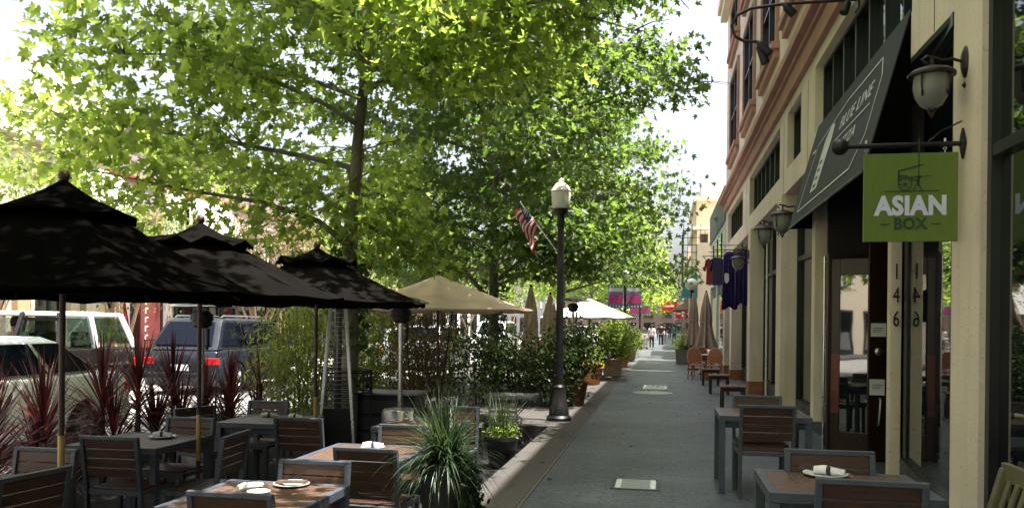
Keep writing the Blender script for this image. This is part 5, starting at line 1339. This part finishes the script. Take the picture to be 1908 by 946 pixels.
# cart emblem
b = MB(); q = lambda x, z: (cx_ + x, FY0, z)
wc = (-.035, -.285)
b.lathe([(.040, -.001), (.048, -.001), (.048, .001), (.040, .001), (.040, -.001)], 24, q(*wc), Matrix.Rotation(R(90), 3, 'X'), cap=False)
b.lathe([(.012, -.001), (.012, .001), (.001, .001)], 12, q(*wc), Matrix.Rotation(R(90), 3, 'X'))
for k in range(8): a = k * math.pi / 4; b.bar(q(*wc), q(wc[0] + .043 * math.cos(a), wc[1] + .043 * math.sin(a)), .004, .003, up=(0, 1, 0))
def ln(x0, z0, x1, z1, w_=.007): b.bar(q(x0, z0), q(x1, z1), .003, w_, up=(0, 0, 1)) if abs(x1 - x0) > abs(z1 - z0) else b.bar(q(x0, z0), q(x1, z1), w_, .003, up=(0, 1, 0))
ln(-.085, -.190, .085, -.145, .010); ln(-.080, -.185, -.080, -.25); ln(.055, .045, .055, -.235); ln(-.085, -.245, .075, -.232, .018); ln(-.085, -.225, -.02, -.225, .014); ln(.075, -.232, .14, -.228, .006)
ln(.055, -.235, .050, -.30, .016); ln(.050, -.28, .078, -.33, .008); ln(.04, -.28, .02, -.33, .008); ln(-.08, -.25, -.08, -.30, .01); ln(0, -.25, .055, -.265, .012)
b.build("emblem", M['signdark'], pan)
# ---- curved bracket with two spotlights at the top
t = thing("sign_bracket", "dark curled iron bracket with small spotlights at the top of the picture", "bracket", (2.1, 9.5, 5.25))
b = MB(); pts = [(0, 0, 0), (-.35, -.0, .0), (-.78, 0, 0), (-1.15, 0, -.03), (-1.30, 0, -.10), (-1.36, 0, -.22), (-1.32, 0, -.34), (-1.22, 0, -.40), (-1.08, 0, -.41)]
pts = [(x * 1.0, y, z) for x, y, z in pts]
b.tube(pts, .018, 10); b.build("arm", M['iron_brown'], t, smooth=True)
b = MB(); b.b2(-.02, .0, -.09, .09, -.12, .12); b.build("wall_plate", M['iron_brown'], t)
for p0, d in (((-1.08, 0, -.41), (.14, -.02, -.16)), ((-1.06, .02, -.42), (.08, .0, -.24)), ((-.80, 0, .0), (.12, 0, -.13)), ((-.1, 0, 0), (-.06, -.04, -.16))):
    p0 = Vector(p0); d = Vector(d); e = d.normalized()
    b = MB(); b.tube([p0, p0 + e * .04, p0 + e * .045, p0 + d * .95, p0 + d], [.02, .03, .045, .05, .045], 12); b.build("spotlight", M['iron'], t, smooth=True)
# ---- hanging clothes outside the far shop
def rail(label, loc, L):
    t = thing("clothes_rail", label, "rail", loc, 0, "rails sticking out over the shop fronts"); b = MB(); b.tube([(0, 0, 0), (-L, 0, 0)], .012, 8); b.tube([(0, 0, .12), (-L * .8, 0, .12)], .010, 8); b.build("bar", M['iron'], t, smooth=True)
    b = MB(); b.b2(-.02, 0, -.05, .05, -.08, .2); b.build("wall_plate", M['iron'], t); return t
rail("double black rail above the purple cloth", (2.05, 21.9, 3.62), .75); rail("black rail carrying the red and navy shirts", (2.1, 25.0, 3.72), .95)
def cloth(label, cat, loc, w_, h_, m, emblem=None, name="hanging_cloth", folds=5, group=None, top=1.):
    t = thing(name, label, cat, loc, 0, group); b = MB(); nx, nz = 22, 14; vs = []
    for j in range(nz + 1):
        for i in range(nx + 1):
            u, v = i / nx - .5, j / nz
            ww = w_ * (top + (1 - top) * v)
            vs.append((u * ww, .055 * math.sin(u * folds * 6.28 + v * 1.2) * (.3 + v), -h_ * v + .04 * math.cos(u * 9) * v - .10 * (abs(u) * 2) ** 2 * (1 - v)))
    b.add(vs, [(j * (nx + 1) + i, j * (nx + 1) + i + 1, (j + 1) * (nx + 1) + i + 1, (j + 1) * (nx + 1) + i) for j in range(nz) for i in range(nx)])
    b.build("cloth", M[m], t, thick=.01, smooth=True)
    if emblem:
        b = MB(); b.ext([(-.06, -.6), (-.02, -.56), (.05, -.6), (.06, -.78), (.0, -.86), (-.05, -.8)], lambda x, z, d: (x - .08, d, z), -.095, -.085); b.build("emblem", M[emblem], t)
    return t
cloth("long purple cloth with a pale emblem hanging over the shop front", "cloth", (1.72, 21.9, 3.58), .40, 1.50, 'purple', 'paper', group="cloths and shirts hung outside the shops", top=.8)
cloth("second purple cloth behind the emblem one, nearer the wall", "cloth", (1.92, 20.9, 3.5), .30, 1.35, 'purple', None, group="cloths and shirts hung outside the shops", folds=3)
def shirt(label, loc, m, w_=.5, h_=.9):
    t = thing("hanging_shirt", label, "shirt", loc, 0, "cloths and shirts hung outside the shops"); b = MB()
    poly = [(-.08, 0), (-.22, -.06), (-.32, -.42), (-.22, -.46), (-.18, -.26), (-.19, -.9), (.19, -.9), (.18, -.26), (.22, -.46), (.32, -.42), (.22, -.06), (.08, 0), (0, -.05)]
    b.ext(poly, lambda x, z, d: (x * w_ / .5, d + .03 * math.sin(x * 22), z * h_ / .9), -.03, .03); b.build("cloth", M[m], t, bev=.01); return t
shirt("red shirt hanging left on the far rail", (1.40, 25.0, 3.66), 'red', .32, .8); shirt("navy striped shirt hanging between two red ones", (1.58, 24.8, 3.68), 'navy', .34, .85); shirt("red shirt hanging right on the far rail", (1.74, 25.1, 3.66), 'red', .32, .8)
# globe lamp, far sign, chalkboard
t = thing("globe_lamp", "round white globe lamp on a post in front of the teal awning", "street lamp", (1.16, 34.0, 0)); b = MB(); b.lathe([(.14, 0), (.14, .05), (.05, .1), (.045, 3.0), (.1, 3.05), (.12, 3.1)], 14); b.build("pole", M['iron_brown'], t, smooth=True)
b = MB(); b.lathe([(.26 * math.sin(a * math.pi / 10) + .001, 3.32 - .26 * math.cos(a * math.pi / 10)) for a in range(0, 11)], 22, cap=False); b.build("globe", M['globe'], t, smooth=True)
for lab, x, y, z, w_, h_ in (("red shop sign jutting over the distant sidewalk", .5, 62, 3.1, 1.1, .75), ("smaller low red sign beside the distant awning", 1.25, 66, 2.6, .5, .8)):
    t = thing("shop_sign", lab, "sign", (x, y, z), 0, "red signs over the distant sidewalk"); b = MB(); b.b2(-w_ / 2, w_ / 2, -.05, .05, -h_ / 2, h_ / 2); b.build("panel", M['signred'], t, bev=.01)
    b = MB(); b.tube([(-w_ / 2, 0, h_ / 2 + .04), (1.9 - x, 0, h_ / 2 + .04)], .03, 6); b.build("bar", M['iron'], t)
    b = MB(); b.b2(-w_ * .32, w_ * .32, -.056, -.051, -.06, .06); b.build("white_band", M['flagwhite'], t)
# across-the-street fittings
t = thing("vertical_banner", "maroon vertical banner with pale squiggly letters across the street", "banner", (-18.25, 26.0, .65)); b = MB(); b.b2(-.02, .02, -.3, .3, 0, 2.3); pn = b.build("panel", M['maroon'], t)
b = MB()
for k in range(6):
    z = 2.0 - k * .32; b.b2(.021, .03, -.02 - .05 * (k % 2), .10, z, z + .05); b.b2(.021, .03, -.08, -.02, z - .16, z + .05)
b.build("lettering", M['flagwhite'], pn); b = MB(); b.b2(-.4, 0, -.03, .03, 2.2, 2.25); b.b2(-.4, 0, -.03, .03, .05, .1); b.build("bracket", M['iron'], t)
t = thing("closed_umbrella", "furled red umbrella by the pale myrtle trunk across the street", "umbrella", (-16.9, 23.0, .045)); b = MB(); b.tube([(0, 0, 0), (0, 0, 2.2)], .02, 8); b.build("pole", M['polewood'], t)
b = MB(); b.lathe([(.02, 2.15), (.10, 1.6), (.16, .9), (.15, .85)], 24, wob=lambda w, j: 1 + .2 * math.cos(w * 7)); b.build("canopy", M['red'], t, smooth=True)
t = thing("utility_cabinet", "white utility cabinet standing against the cream columns across the street", "cabinet", (-17.6, 22.0, .045)); b = MB(); b.b2(-.3, .3, -.4, .4, .05, 1.75); b.build("body", M['white'], t, bev=.03)
b = MB(); b.b2(.301, .31, -.34, .34, .15, 1.6); b.build("door", M['white'], t, bev=.01); b = MB(); b.b2(-.36, .36, -.46, .46, 1.751, 1.82); b.build("top", M['white'], t, bev=.02)
for i, (y, lab) in enumerate(((21.0, "black gas-style wall lantern on the cream building across the street"), (24.1, "black curly wall lantern at the corner of the mauve building"))):
    t = thing("wall_lantern", lab, "wall lamp", (-18.58, y, 2.5), R(180), "black wall lanterns across the street"); b = MB(); b.tube([(0, 0, 0), (-.25, 0, .12), (-.32, 0, .05)], .02, 6); b.build("arm", M['iron'], t)
    b = MB(); b.lathe([(.05, -.5), (.13, -.12), (.17, -.08), (.03, .06)], 8, (-.32, 0, 0)); b.build("shade", M['iron'], t)
t = thing("railing", "low black patio railing across the street behind the red spiky plants", "railing", (-15.9, 22.6, .045)); b = MB()
b.bar((0, 0, .95), (0, 6.5, .95), .04, .04); b.bar((0, 0, .15), (0, 6.5, .15), .04, .03)
b.build("rail", M['iron'], t); b = MB()
for k in range(48): b.bar((0, k * 6.5 / 47, .0), (0, k * 6.5 / 47, .95), .016, .016)
b.build("baluster", M['iron'], t)

# ================================================================= vehicles
def wheel(parent, x, y, r, w_, s):
    Mx = Matrix.Rotation(R(90) * s, 3, 'Y')
    b = MB(); b.lathe([(r * .62, -w_ / 2), (r * .93, -w_ / 2), (r, -w_ * .35), (r, w_ * .35), (r * .93, w_ / 2), (r * .62, w_ / 2), (r * .60, w_ * .2)], 28, M=Mx, cap=False)
    t_ = b.build("wheel", M['tyre'], parent, smooth=True); t_.location = (x, y, r)
    b = MB(); b.lathe([(r * .62, w_ * .40), (r * .60, w_ * .30), (r * .55, w_ * .12), (.001, w_ * .12)], 28, M=Mx, cap=False); b.build("rim", M['rim'], t_, smooth=True)
    b = MB()
    for k in range(5):
        a = 2 * math.pi * k / 5; p = lambda q, d: Mx @ Vector((q * math.cos(a), q * math.sin(a), d))
        b.bar(p(.03, w_ * .34), p(r * .60, w_ * .38), .05, .02, up=Mx @ Vector((0, 0, 1)))
    b.lathe([(.06, w_ * .2), (.05, w_ * .40), (.001, w_ * .42)], 12, M=Mx, cap=False); b.build("spoke", M['rim'], t_)
    return t_
def car(name, label, cat, loc, rz, paint, L=4.6, W=1.8, r=.33, body=None, cab=None, axle=(.19, .80), roof=None, glasscolor='carglass', group=None, trim=None, pillars=2, rack=False, spare=False, rear_dark=False, hollow=False):
    """length along +Y (front at +Y); body: list of (y, z) top line in fractions from rear to front, cab: (y0,y1 at belt, y2,y3 at roof, zb, zr)"""
    t = thing(name, label, cat, loc, rz, group)
    y_ = lambda u: (u - .5) * L
    out = []
    zb = .20
    def arch(u):
        c = y_(u); pts = []
        for k in range(9):
            a = math.pi * k / 8; pts.append((c + (r * 1.18) * math.cos(a), zb + .02 + max(0, math.sin(a)) * (r * 1.18 + r - zb - .02)))
        return pts          # front to rear
    low = [(y_(0) + .05, zb + .12), (y_(0), zb + .3)]
    top = [(y_(u), z) for u, z in body]
    bottom = [(y_(1), zb + .3), (y_(1) - .06, zb)] + arch(axle[1]) + arch(axle[0]) + [(y_(0) + .06, zb)]
    poly = top + bottom
    b = MB()
    # body side sections: inset upper and lower, full at the waist
    secs = [(-1, .90, .0), (-.985, 1.0, .0), (-.90, 1, .0)]
    n = len(poly); xs = [(-W / 2 + .07, .035), (-W / 2 + .015, .012), (-W / 2, .0), (W / 2, .0), (W / 2 - .015, .012), (W / 2 - .07, .035)]
    vs = []
    cy_ = 0; zc = .55
    for x, ins in [(-W / 2, .05), (-W / 2 + .02, .02), (-W / 2 + .08, 0), (W / 2 - .08, 0), (W / 2 - .02, .02), (W / 2, .05)]:
        for (yy, zz) in poly:
            fy = 1 - ins * .35 * (1 if abs(yy) > L * .4 else 0); fz = zz - ins * (1.0 if zz > zc else -.0)
            tz = 0
            xx = x
            if zz > .75: xx = x * (1 - .05 * min(1, (zz - .75) / .3))
            vs.append((xx, yy * fy, fz))
    fs = []
    for s in range(5):
        for i in range(n):
            j = (i + 1) % n; fs.append((s * n + i, s * n + j, (s + 1) * n + j, (s + 1) * n + i))
    fs += [tuple(reversed(range(n))), tuple(5 * n + i for i in range(n))]
    b.add(vs, fs); bo = b.build("body", M[paint], t, smooth=True, bev=.012)
    y0, y1, y2, y3, zbelt, zr = cab
    y0, y1, y2, y3 = y_(y0), y_(y1), y_(y2), y_(y3)
    wb, wr = W / 2 * .93, W / 2 * .74
    def frus(u, v, side):   # u along length at height v (0 belt..1 roof)
        a = y0 + (y2 - y0) * v; c = y1 + (y3 - y1) * v
        return Vector((side * (wb + (wr - wb) * v), a + (c - a) * u, zbelt + (zr - zbelt) * v))
    b = MB(); vs = []; R_ = 10
    for v in (0, .25, .5, .75, .9, 1.0):
        a = y0 + (y2 - y0) * v; c = y1 + (y3 - y1) * v; w2 = wb + (wr - wb) * v; zz = zbelt - .03 + (zr - zbelt + .03) * v
        if v == 1.0: w2 *= .94; a += .05; c -= .05
        vs += [(-w2, a + .06, zz), (-w2 * .8, a, zz + (.02 if v == 1 else 0)), (w2 * .8, a, zz + (.02 if v == 1 else 0)), (w2, a + .06, zz), (w2, c - .06, zz), (w2 * .8, c, zz + (.02 if v == 1 else 0)), (-w2 * .8, c, zz + (.02 if v == 1 else 0)), (-w2, c - .06, zz)]
    if hollow:
        hb = MB()
        for s in (-1, 1):
            for u in (0.02, .36): hb.bar(frus(u, 0, s), frus(u, 1, s), .10, .12)
        for s in (-1, 1):
            fb = MB()
            for u in (.66, .98): fb.bar(frus(u, 0, s), frus(u, 1, s), .06, .07)
            fb.bar(frus(.66, .84, s), frus(.98, .84, s), .05, .06)
            fb.build("window_pillar", M[paint], t)
        rf = [frus(0, 1, -1), frus(0, 1, 1), frus(1, 1, 1), frus(1, 1, -1)]
        hb.add([q + Vector((0, 0, dz)) for dz in (-.06, .03) for q in rf], [(0, 3, 2, 1), (4, 5, 6, 7), (0, 1, 5, 4), (1, 2, 6, 5), (2, 3, 7, 6), (3, 0, 4, 7)])
        hb.build("hard_top", M[roof or paint], t, bev=.02)
        for y in (.35, -1.0):
            for x in (-.42, .42): hb = MB(); hb.b2(x - .26, x + .26, y - .55, y - .40, zbelt - .3, zbelt + .32); hb.build("seat", M['cloth_dark'], t, bev=.04)
    fs = []
    for k in range(0 if hollow else 5):
        for i in range(8): j = (i + 1) % 8; fs.append((k * 8 + i, k * 8 + j, (k + 1) * 8 + j, (k + 1) * 8 + i))
    if not hollow:
        fs += [tuple(reversed(range(8))), tuple(40 + i for i in range(8))]
        b.add(vs, fs); b.build("cabin", M[roof or paint], t, smooth=True, bev=.02)
    # side glass in panes, windscreen, rear window
    for s in (-1, 1):
        for k in range(pillars + 1):
            if hollow and s == 1 and k == pillars: continue      # open driver's window
            a0, a1 = k / (pillars + 1) + .025, (k + 1) / (pillars + 1) - .012
            b = MB(); o = Vector((s * .012, 0, 0.004))
            q = [frus(a0 + (.03 if k == 0 else 0), .10, s) + o, frus(a1 - (.02 if k == pillars else 0), .10, s) + o, frus(a1 - (.03 if k == pillars else 0), .86, s) + o, frus(a0 + (.04 if k == 0 else 0), .86, s) + o]
            b.quad(*q); b.build("side_window", M[glasscolor], t, thick=.006)
    for nm, u, off in (("rear_window", 0, -.014), ("windscreen", 1, .014)):
        b = MB(); yA = (y0, y2) if u == 0 else (y1, y3)
        pts = []
        for v, f_ in ((.12, .84), (.88, .80)):
            yy = yA[0] + (yA[1] - yA[0]) * v + off; w2 = (wb + (wr - wb) * v) * f_; pts.append((yy, w2, zbelt + (zr - zbelt) * v + .006))
        b.quad((-pts[0][1], pts[0][0], pts[0][2]), (pts[0][1], pts[0][0], pts[0][2]), (pts[1][1], pts[1][0], pts[1][2]), (-pts[1][1], pts[1][0], pts[1][2])); b.build(nm, M[glasscolor], t, thick=.006)
    for s in (-1, 1):
        for u in axle: wheel(t, s * (W / 2 - .12), y_(u), r, .22, s)
        zt = [z for u_, z in body][1]
        b = MB(); b.b2(s * (W / 2 - .30), s * (W / 2 - .015), y_(0) - .012, y_(0) + .12, zt - .22 if not rear_dark else zt - .20, zt - .05); b.build("tail_light", M['lens_red'], t, bev=.015)
        b = MB(); b.b2(s * (W / 2 - .36), s * (W / 2 - .03), y_(1) - .14, y_(1) + .008, .60, .72); b.build("headlight", M['lens_clear'], t, bev=.02)
        b = MB(); b.box((s * (W / 2 + .05), y1 - .25, zbelt + .08), (.16, .09, .12)); b.build("mirror", M[paint], t, bev=.03)
    b = MB(); b.b2(-W / 2 + .04, W / 2 - .04, y_(0) - .06, y_(0) + .06, .36, .52); b.build("bumper", M[trim or paint], t, bev=.03)
    b = MB(); b.b2(-W / 2 + .04, W / 2 - .04, y_(1) - .06, y_(1) + .05, .34, .50); b.build("bumper", M[trim or paint], t, bev=.03)
    b = MB(); b.b2(-.26, .26, y_(0) - .066, y_(0) - .061, .56, .70); b.build("number_plate", M['paper'], t)
    if rack:
        for s in (-1, 1): b = MB(); b.tube([(s * wr * .85, y2 + .15, zr + .02), (s * wr * .85, y2 + .25, zr + .07), (s * wr * .85, y3 - .35, zr + .07), (s * wr * .85, y3 - .2, zr + .02)], .018, 8); b.build("roof_rail", M['chrome'], t, smooth=True)
    if trim:
        for s in (-1, 1): b = MB(); b.b2(s * (W / 2 + .002), s * (W / 2 + .012), y_(.03), y_(.97), .78, .83); b.build("side_trim", M[trim], t)
    return t
sedan_body = [(0, .52), (0, .86), (.02, .95), (.10, .99), (.22, .98), (.60, .97), (.72, .95), (.92, .82), (.99, .70), (1, .55)]
suv_body = [(0, .5), (0, .90), (.01, 1.0), (.1, 1.04), (.6, 1.06), (.72, 1.04), (.93, .94), (.99, .82), (1, .6)]
VG = "vehicles on the street"
def seethrough():
    m = bpy.data.materials.new('clear_car_glass'); m.use_nodes = True; n, l = m.node_tree.nodes, m.node_tree.links
    g_ = n.new('ShaderNodeBsdfGlossy'); g_.inputs['Roughness'].default_value = .02; tr = n.new('ShaderNodeBsdfTransparent'); tr.inputs[0].default_value = (.62, .70, .68, 1)
    mx = n.new('ShaderNodeMixShader'); mx.inputs[0].default_value = .12; l.new(tr.outputs[0], mx.inputs[1]); l.new(g_.outputs[0], mx.inputs[2]); l.new(mx.outputs[0], n['Material Output'].inputs[0]); return m
M['clearglass'] = seethrough()
car("parked_car", "white sedan parked at the kerb behind the red spiky plants, cut by the left edge", "car", (-8.35, 7.95, -.08), R(180), 'car_white', 4.7, 1.8, .32, sedan_body, (.08, .74, .26, .56, .96, 1.44), group=VG)
car("parked_car", "dark navy SUV seen from behind with a red tail light and silver roof rails", "SUV", (-10.75, 18.9, -.08), 0, 'car_dark', 4.7, 1.88, .37, suv_body, (.01, .80, .12, .62, 1.05, 1.74), rack=True, rear_dark=True, group=VG)
wg = car("old_wagon", "boxy dark brown off-roader with a white hard top and a driver behind the open window", "SUV", (-11.9, 12.9, -.08), R(180), 'car_brown', 4.9, 1.95, .38, [(0, .5), (0, .95), (.01, 1.12), (.1, 1.14), (.68, 1.14), (.72, 1.12), (.97, 1.05), (1, .95), (1, .6)], (.0, .70, .05, .60, 1.12, 1.80), roof='car_white', trim='chrome', group=VG, hollow=True, glasscolor='clearglass')
car("parked_car", "silver car seen between the dark SUV and the bamboo", "car", (-10.4, 29.0, -.08), 0, 'car_silver', 4.6, 1.8, .32, sedan_body, (.08, .74, .26, .56, .96, 1.46), group=VG)
car("parked_car", "silver hatchback behind the brownish bamboo, under the beige umbrella", "car", (-8.5, 29.5, -.08), 0, 'car_silver', 4.3, 1.8, .32, suv_body, (.02, .78, .12, .60, 1.02, 1.6), group=VG)
car("parked_car", "white SUV facing the viewer, seen right of the ivy-dark trunk", "SUV", (-9.2, 44, -.08), R(180), 'car_white', 4.8, 1.9, .38, suv_body, (.01, .78, .07, .62, 1.05, 1.85), group=VG)
car("parked_car", "white car parked beyond the potted shrubs in the distance", "car", (-8.0, 62, -.08), 0, 'car_white', 4.6, 1.8, .32, sedan_body, (.08, .74, .26, .56, .96, 1.44), group=VG)
car("parked_car", "white car at the kerb far beyond the banners", "car", (-7.7, 78, -.08), 0, 'car_white', 4.6, 1.8, .32, suv_body, (.02, .78, .12, .60, 1.02, 1.6), group=VG)

# ================================================================= people
def person(label, loc, rz, top, legs, hair='hair', pose='walk', s=1., bag=False):
    t = thing("person", label, "person", loc, rz, "people on the distant sidewalk")
    # joints: facing +Y
    J = {'pel': (0, 0, .92), 'spine': (0, .0, 1.15), 'chest': (0, .01, 1.34), 'neck': (0, .02, 1.50), 'head': (0, .035, 1.60), 'crown': (0, .03, 1.71)}
    st_ = .20 if pose == 'walk' else .05
    for sx, n in ((-1, 'l'), (1, 'r')):
        f_ = st_ * sx
        if pose == 'sit':
            J['pel'] = (0, 0, .50); J['spine'] = (0, -.02, .74); J['chest'] = (0, 0, .94); J['neck'] = (0, .02, 1.10); J['head'] = (0, .04, 1.2); J['crown'] = (0, .04, 1.31)
            J[n + 'hip'] = (sx * .09, .05, .50); J[n + 'kn'] = (sx * .12, .45, .50); J[n + 'an'] = (sx * .12, .48, .09); J[n + 'toe'] = (sx * .13, .62, .03)
            J[n + 'sh'] = (sx * .18, 0, 1.02); J[n + 'el'] = (sx * .23, .06, .76); J[n + 'wr'] = (sx * .14, .30, .68); J[n + 'ha'] = (sx * .10, .38, .67)
        else:
            J[n + 'hip'] = (sx * .09, 0, .88); J[n + 'kn'] = (sx * .095, f_ * .5 + .03, .48); J[n + 'an'] = (sx * .10, f_ - .03, .09); J[n + 'toe'] = (sx * .11, f_ + .12, .03)
            J[n + 'sh'] = (sx * .185, 0, 1.42); J[n + 'el'] = (sx * .235, -f_ * .4 - .02, 1.15); J[n + 'wr'] = (sx * .24, -f_ * .9 + .05, .92); J[n + 'ha'] = (sx * .24, -f_ + .06, .83)
    def skin(name, chain, rad, m):
        keys = []; 
        for c in chain:
            for k in c:
                if k not in keys: keys.append(k)
        me = bpy.data.meshes.new(name); me.from_pydata([J[k] for k in keys], [(keys.index(a), keys.index(c)) for ch_ in chain for a, c in zip(ch_[:-1], ch_[1:])], [])
        o = bpy.data.objects.new(name, me); col.objects.link(o); o.parent = t
        md = o.modifiers.new("skin", 'SKIN'); md.use_smooth_shade = True
        lay = me.skin_vertices[0] if len(me.skin_vertices) else None
        if lay is None:
            bm_ = None
        for i, k in enumerate(keys):
            r_ = rad[k] if k in rad else rad['*']
            lay.data[i].radius = r_ if isinstance(r_, tuple) else (r_, r_)
            lay.data[i].use_root = (i == 0)
        md2 = o.modifiers.new("sub", 'SUBSURF'); md2.levels = 1; md2.render_levels = 1
        me.materials.append(m)
        dg = bpy.context.evaluated_depsgraph_get(); nm = bpy.data.meshes.new_from_object(o.evaluated_get(dg)); o.modifiers.clear(); o.data = nm
        if not nm.materials: nm.materials.append(m)
        return o
    rad = {'pel': (.15, .11), 'spine': (.125, .09), 'chest': (.155, .10), 'neck': .05, 'head': (.078, .095), 'crown': (.06, .075), '*': .05}
    for n in 'lr': rad.update({n + 'hip': .085, n + 'kn': .055, n + 'an': .038, n + 'toe': .035, n + 'sh': .055, n + 'el': .04, n + 'wr': .027, n + 'ha': .035})
    try:
        skin("body", [['pel', 'spine', 'chest', 'neck', 'head', 'crown']] + [['pel', n + 'hip', n + 'kn', n + 'an', n + 'toe'] for n in 'lr'] + [['chest', n + 'sh', n + 'el', n + 'wr', n + 'ha'] for n in 'lr'], rad, M['skin'])
        big = {k: (tuple(x + .018 for x in v) if isinstance(v, tuple) else v + .016) for k, v in rad.items()}
        skin("shirt", [['spine', 'chest']] + [['pel', 'spine']] + [['chest', n + 'sh', n + 'el'] for n in 'lr'], big, M[top])
        skin("trousers", [['pel', n + 'hip', n + 'kn', n + 'an'] for n in 'lr'], big, M[legs])
    except Exception as ex: print("skin failed", ex)
    h = Vector(J['head']).lerp(Vector(J['crown']), .5)
    b = MB(); b.lathe([(.001, .125), (.055, .115), (.088, .07), (.096, .01), (.085, -.06)], 16, h + Vector((0, -.02, -.02)), cap=False); b.build("hair", M[hair], t, smooth=True, thick=.01)
    b = MB()
    for sx in (-1, 1): b.lathe([(.038, 0), (.045, .03), (.03, .06), (.001, .07)], 8, (J[('l' if sx < 0 else 'r') + 'an'][0], J[('l' if sx < 0 else 'r') + 'an'][1] + .05, 0), Matrix.Diagonal((1, 2.4, 1)))
    b.build("shoe", M['cloth_dark'], t, smooth=True)
    if bag: b = MB(); b.b2(.2, .36, -.12, .12, .55, .85); b.build("bag", M['cloth_khaki'], t, bev=.03)
    t.scale = (s, s, s)
    return t
person("person in a pale top walking towards the viewer near the parked bicycles", (-.72, 55.5, 0), R(180), 'cloth_white', 'cloth_dark', s=.97, bag=True)
person("tall person in black walking on the far sidewalk", (-.12, 63.5, 0), R(180), 'cloth_dark', 'cloth_dark', s=1.06)
person("person in a green shirt walking by the right-hand shops", (1.0, 72, 0), 0, 'cloth_green', 'cloth_dark', s=1.0)
person("person in a dark coat farther off, left of the green-shirted one", (.2, 84, 0), R(180), 'cloth_dark', 'cloth_khaki')
person("small distant person in pale blue", (-.5, 96, 0), R(180), 'cloth_lilac', 'cloth_dark')
person("distant person in navy near the red sign", (.9, 104, 0), 0, 'navy', 'cloth_dark')
person("person in a lilac shirt on the opposite sidewalk by the crepe myrtle", (-16.9, 31.2, .045), R(90), 'cloth_lilac', 'cloth_khaki')
dv = person("person in a white shirt and cap driving the boxy off-roader", (-11.55, 12.75, .30), R(180), 'cloth_white', 'cloth_dark', pose='sit', hair='cloth_dark')
# bicycle parked beside the walking person
def bicycle(label, loc, rz):
    t = thing("bicycle", label, "bicycle", loc, rz, "bicycles leaning by the distant kerb")
    for y in (-.52, .52):
        b = MB(); b.lathe([(.33, -.018), (.345, 0), (.33, .018), (.315, 0), (.33, -.018)], 28, (0, y, .34), Matrix.Rotation(R(90), 3, 'Y'), cap=False)
        for k in range(10): a = math.pi * 2 * k / 10; b.bar((0, y, .34), (0, y + .32 * math.cos(a), .34 + .32 * math.sin(a)), .004, .004, up=(1, 0, 0))
        b.build("wheel", M['tyre'], t)
    b = MB(); b.tube([(0, -.52, .34), (0, -.12, .30), (0, -.22, .80)], .014); b.tube([(0, -.12, .30), (0, .38, .75)], .016); b.tube([(0, -.20, .74), (0, .36, .80)], .016); b.tube([(0, .52, .34), (0, .36, .84)], .014); b.tube([(0, -.52, .34), (0, -.20, .72)], .01); b.build("frame", M['steel_dull'], t, smooth=True)
    b = MB(); b.tube([(-.26, .30, .98), (0, .34, .96), (.26, .30, .98)], .013); b.tube([(0, .36, .84), (0, .34, .96)], .013); b.build("handlebar", M['steel_dull'], t, smooth=True)
    b = MB(); b.ext([(-.09, -.34), (.09, -.34), (.03, -.1), (-.03, -.1)], lambda x, y, d: (x, y, d), .84, .89); b.tube([(0, -.22, .80), (0, -.22, .84)], .012); b.build("saddle", M['ink'], t, bev=.01)
    return t
bicycle("bicycle parked behind the walking person, wheel just showing", (-1.35, 58, 0), R(20)); bicycle("second bicycle parked closer to the distant banners", (-1.9, 50, 0), R(8))
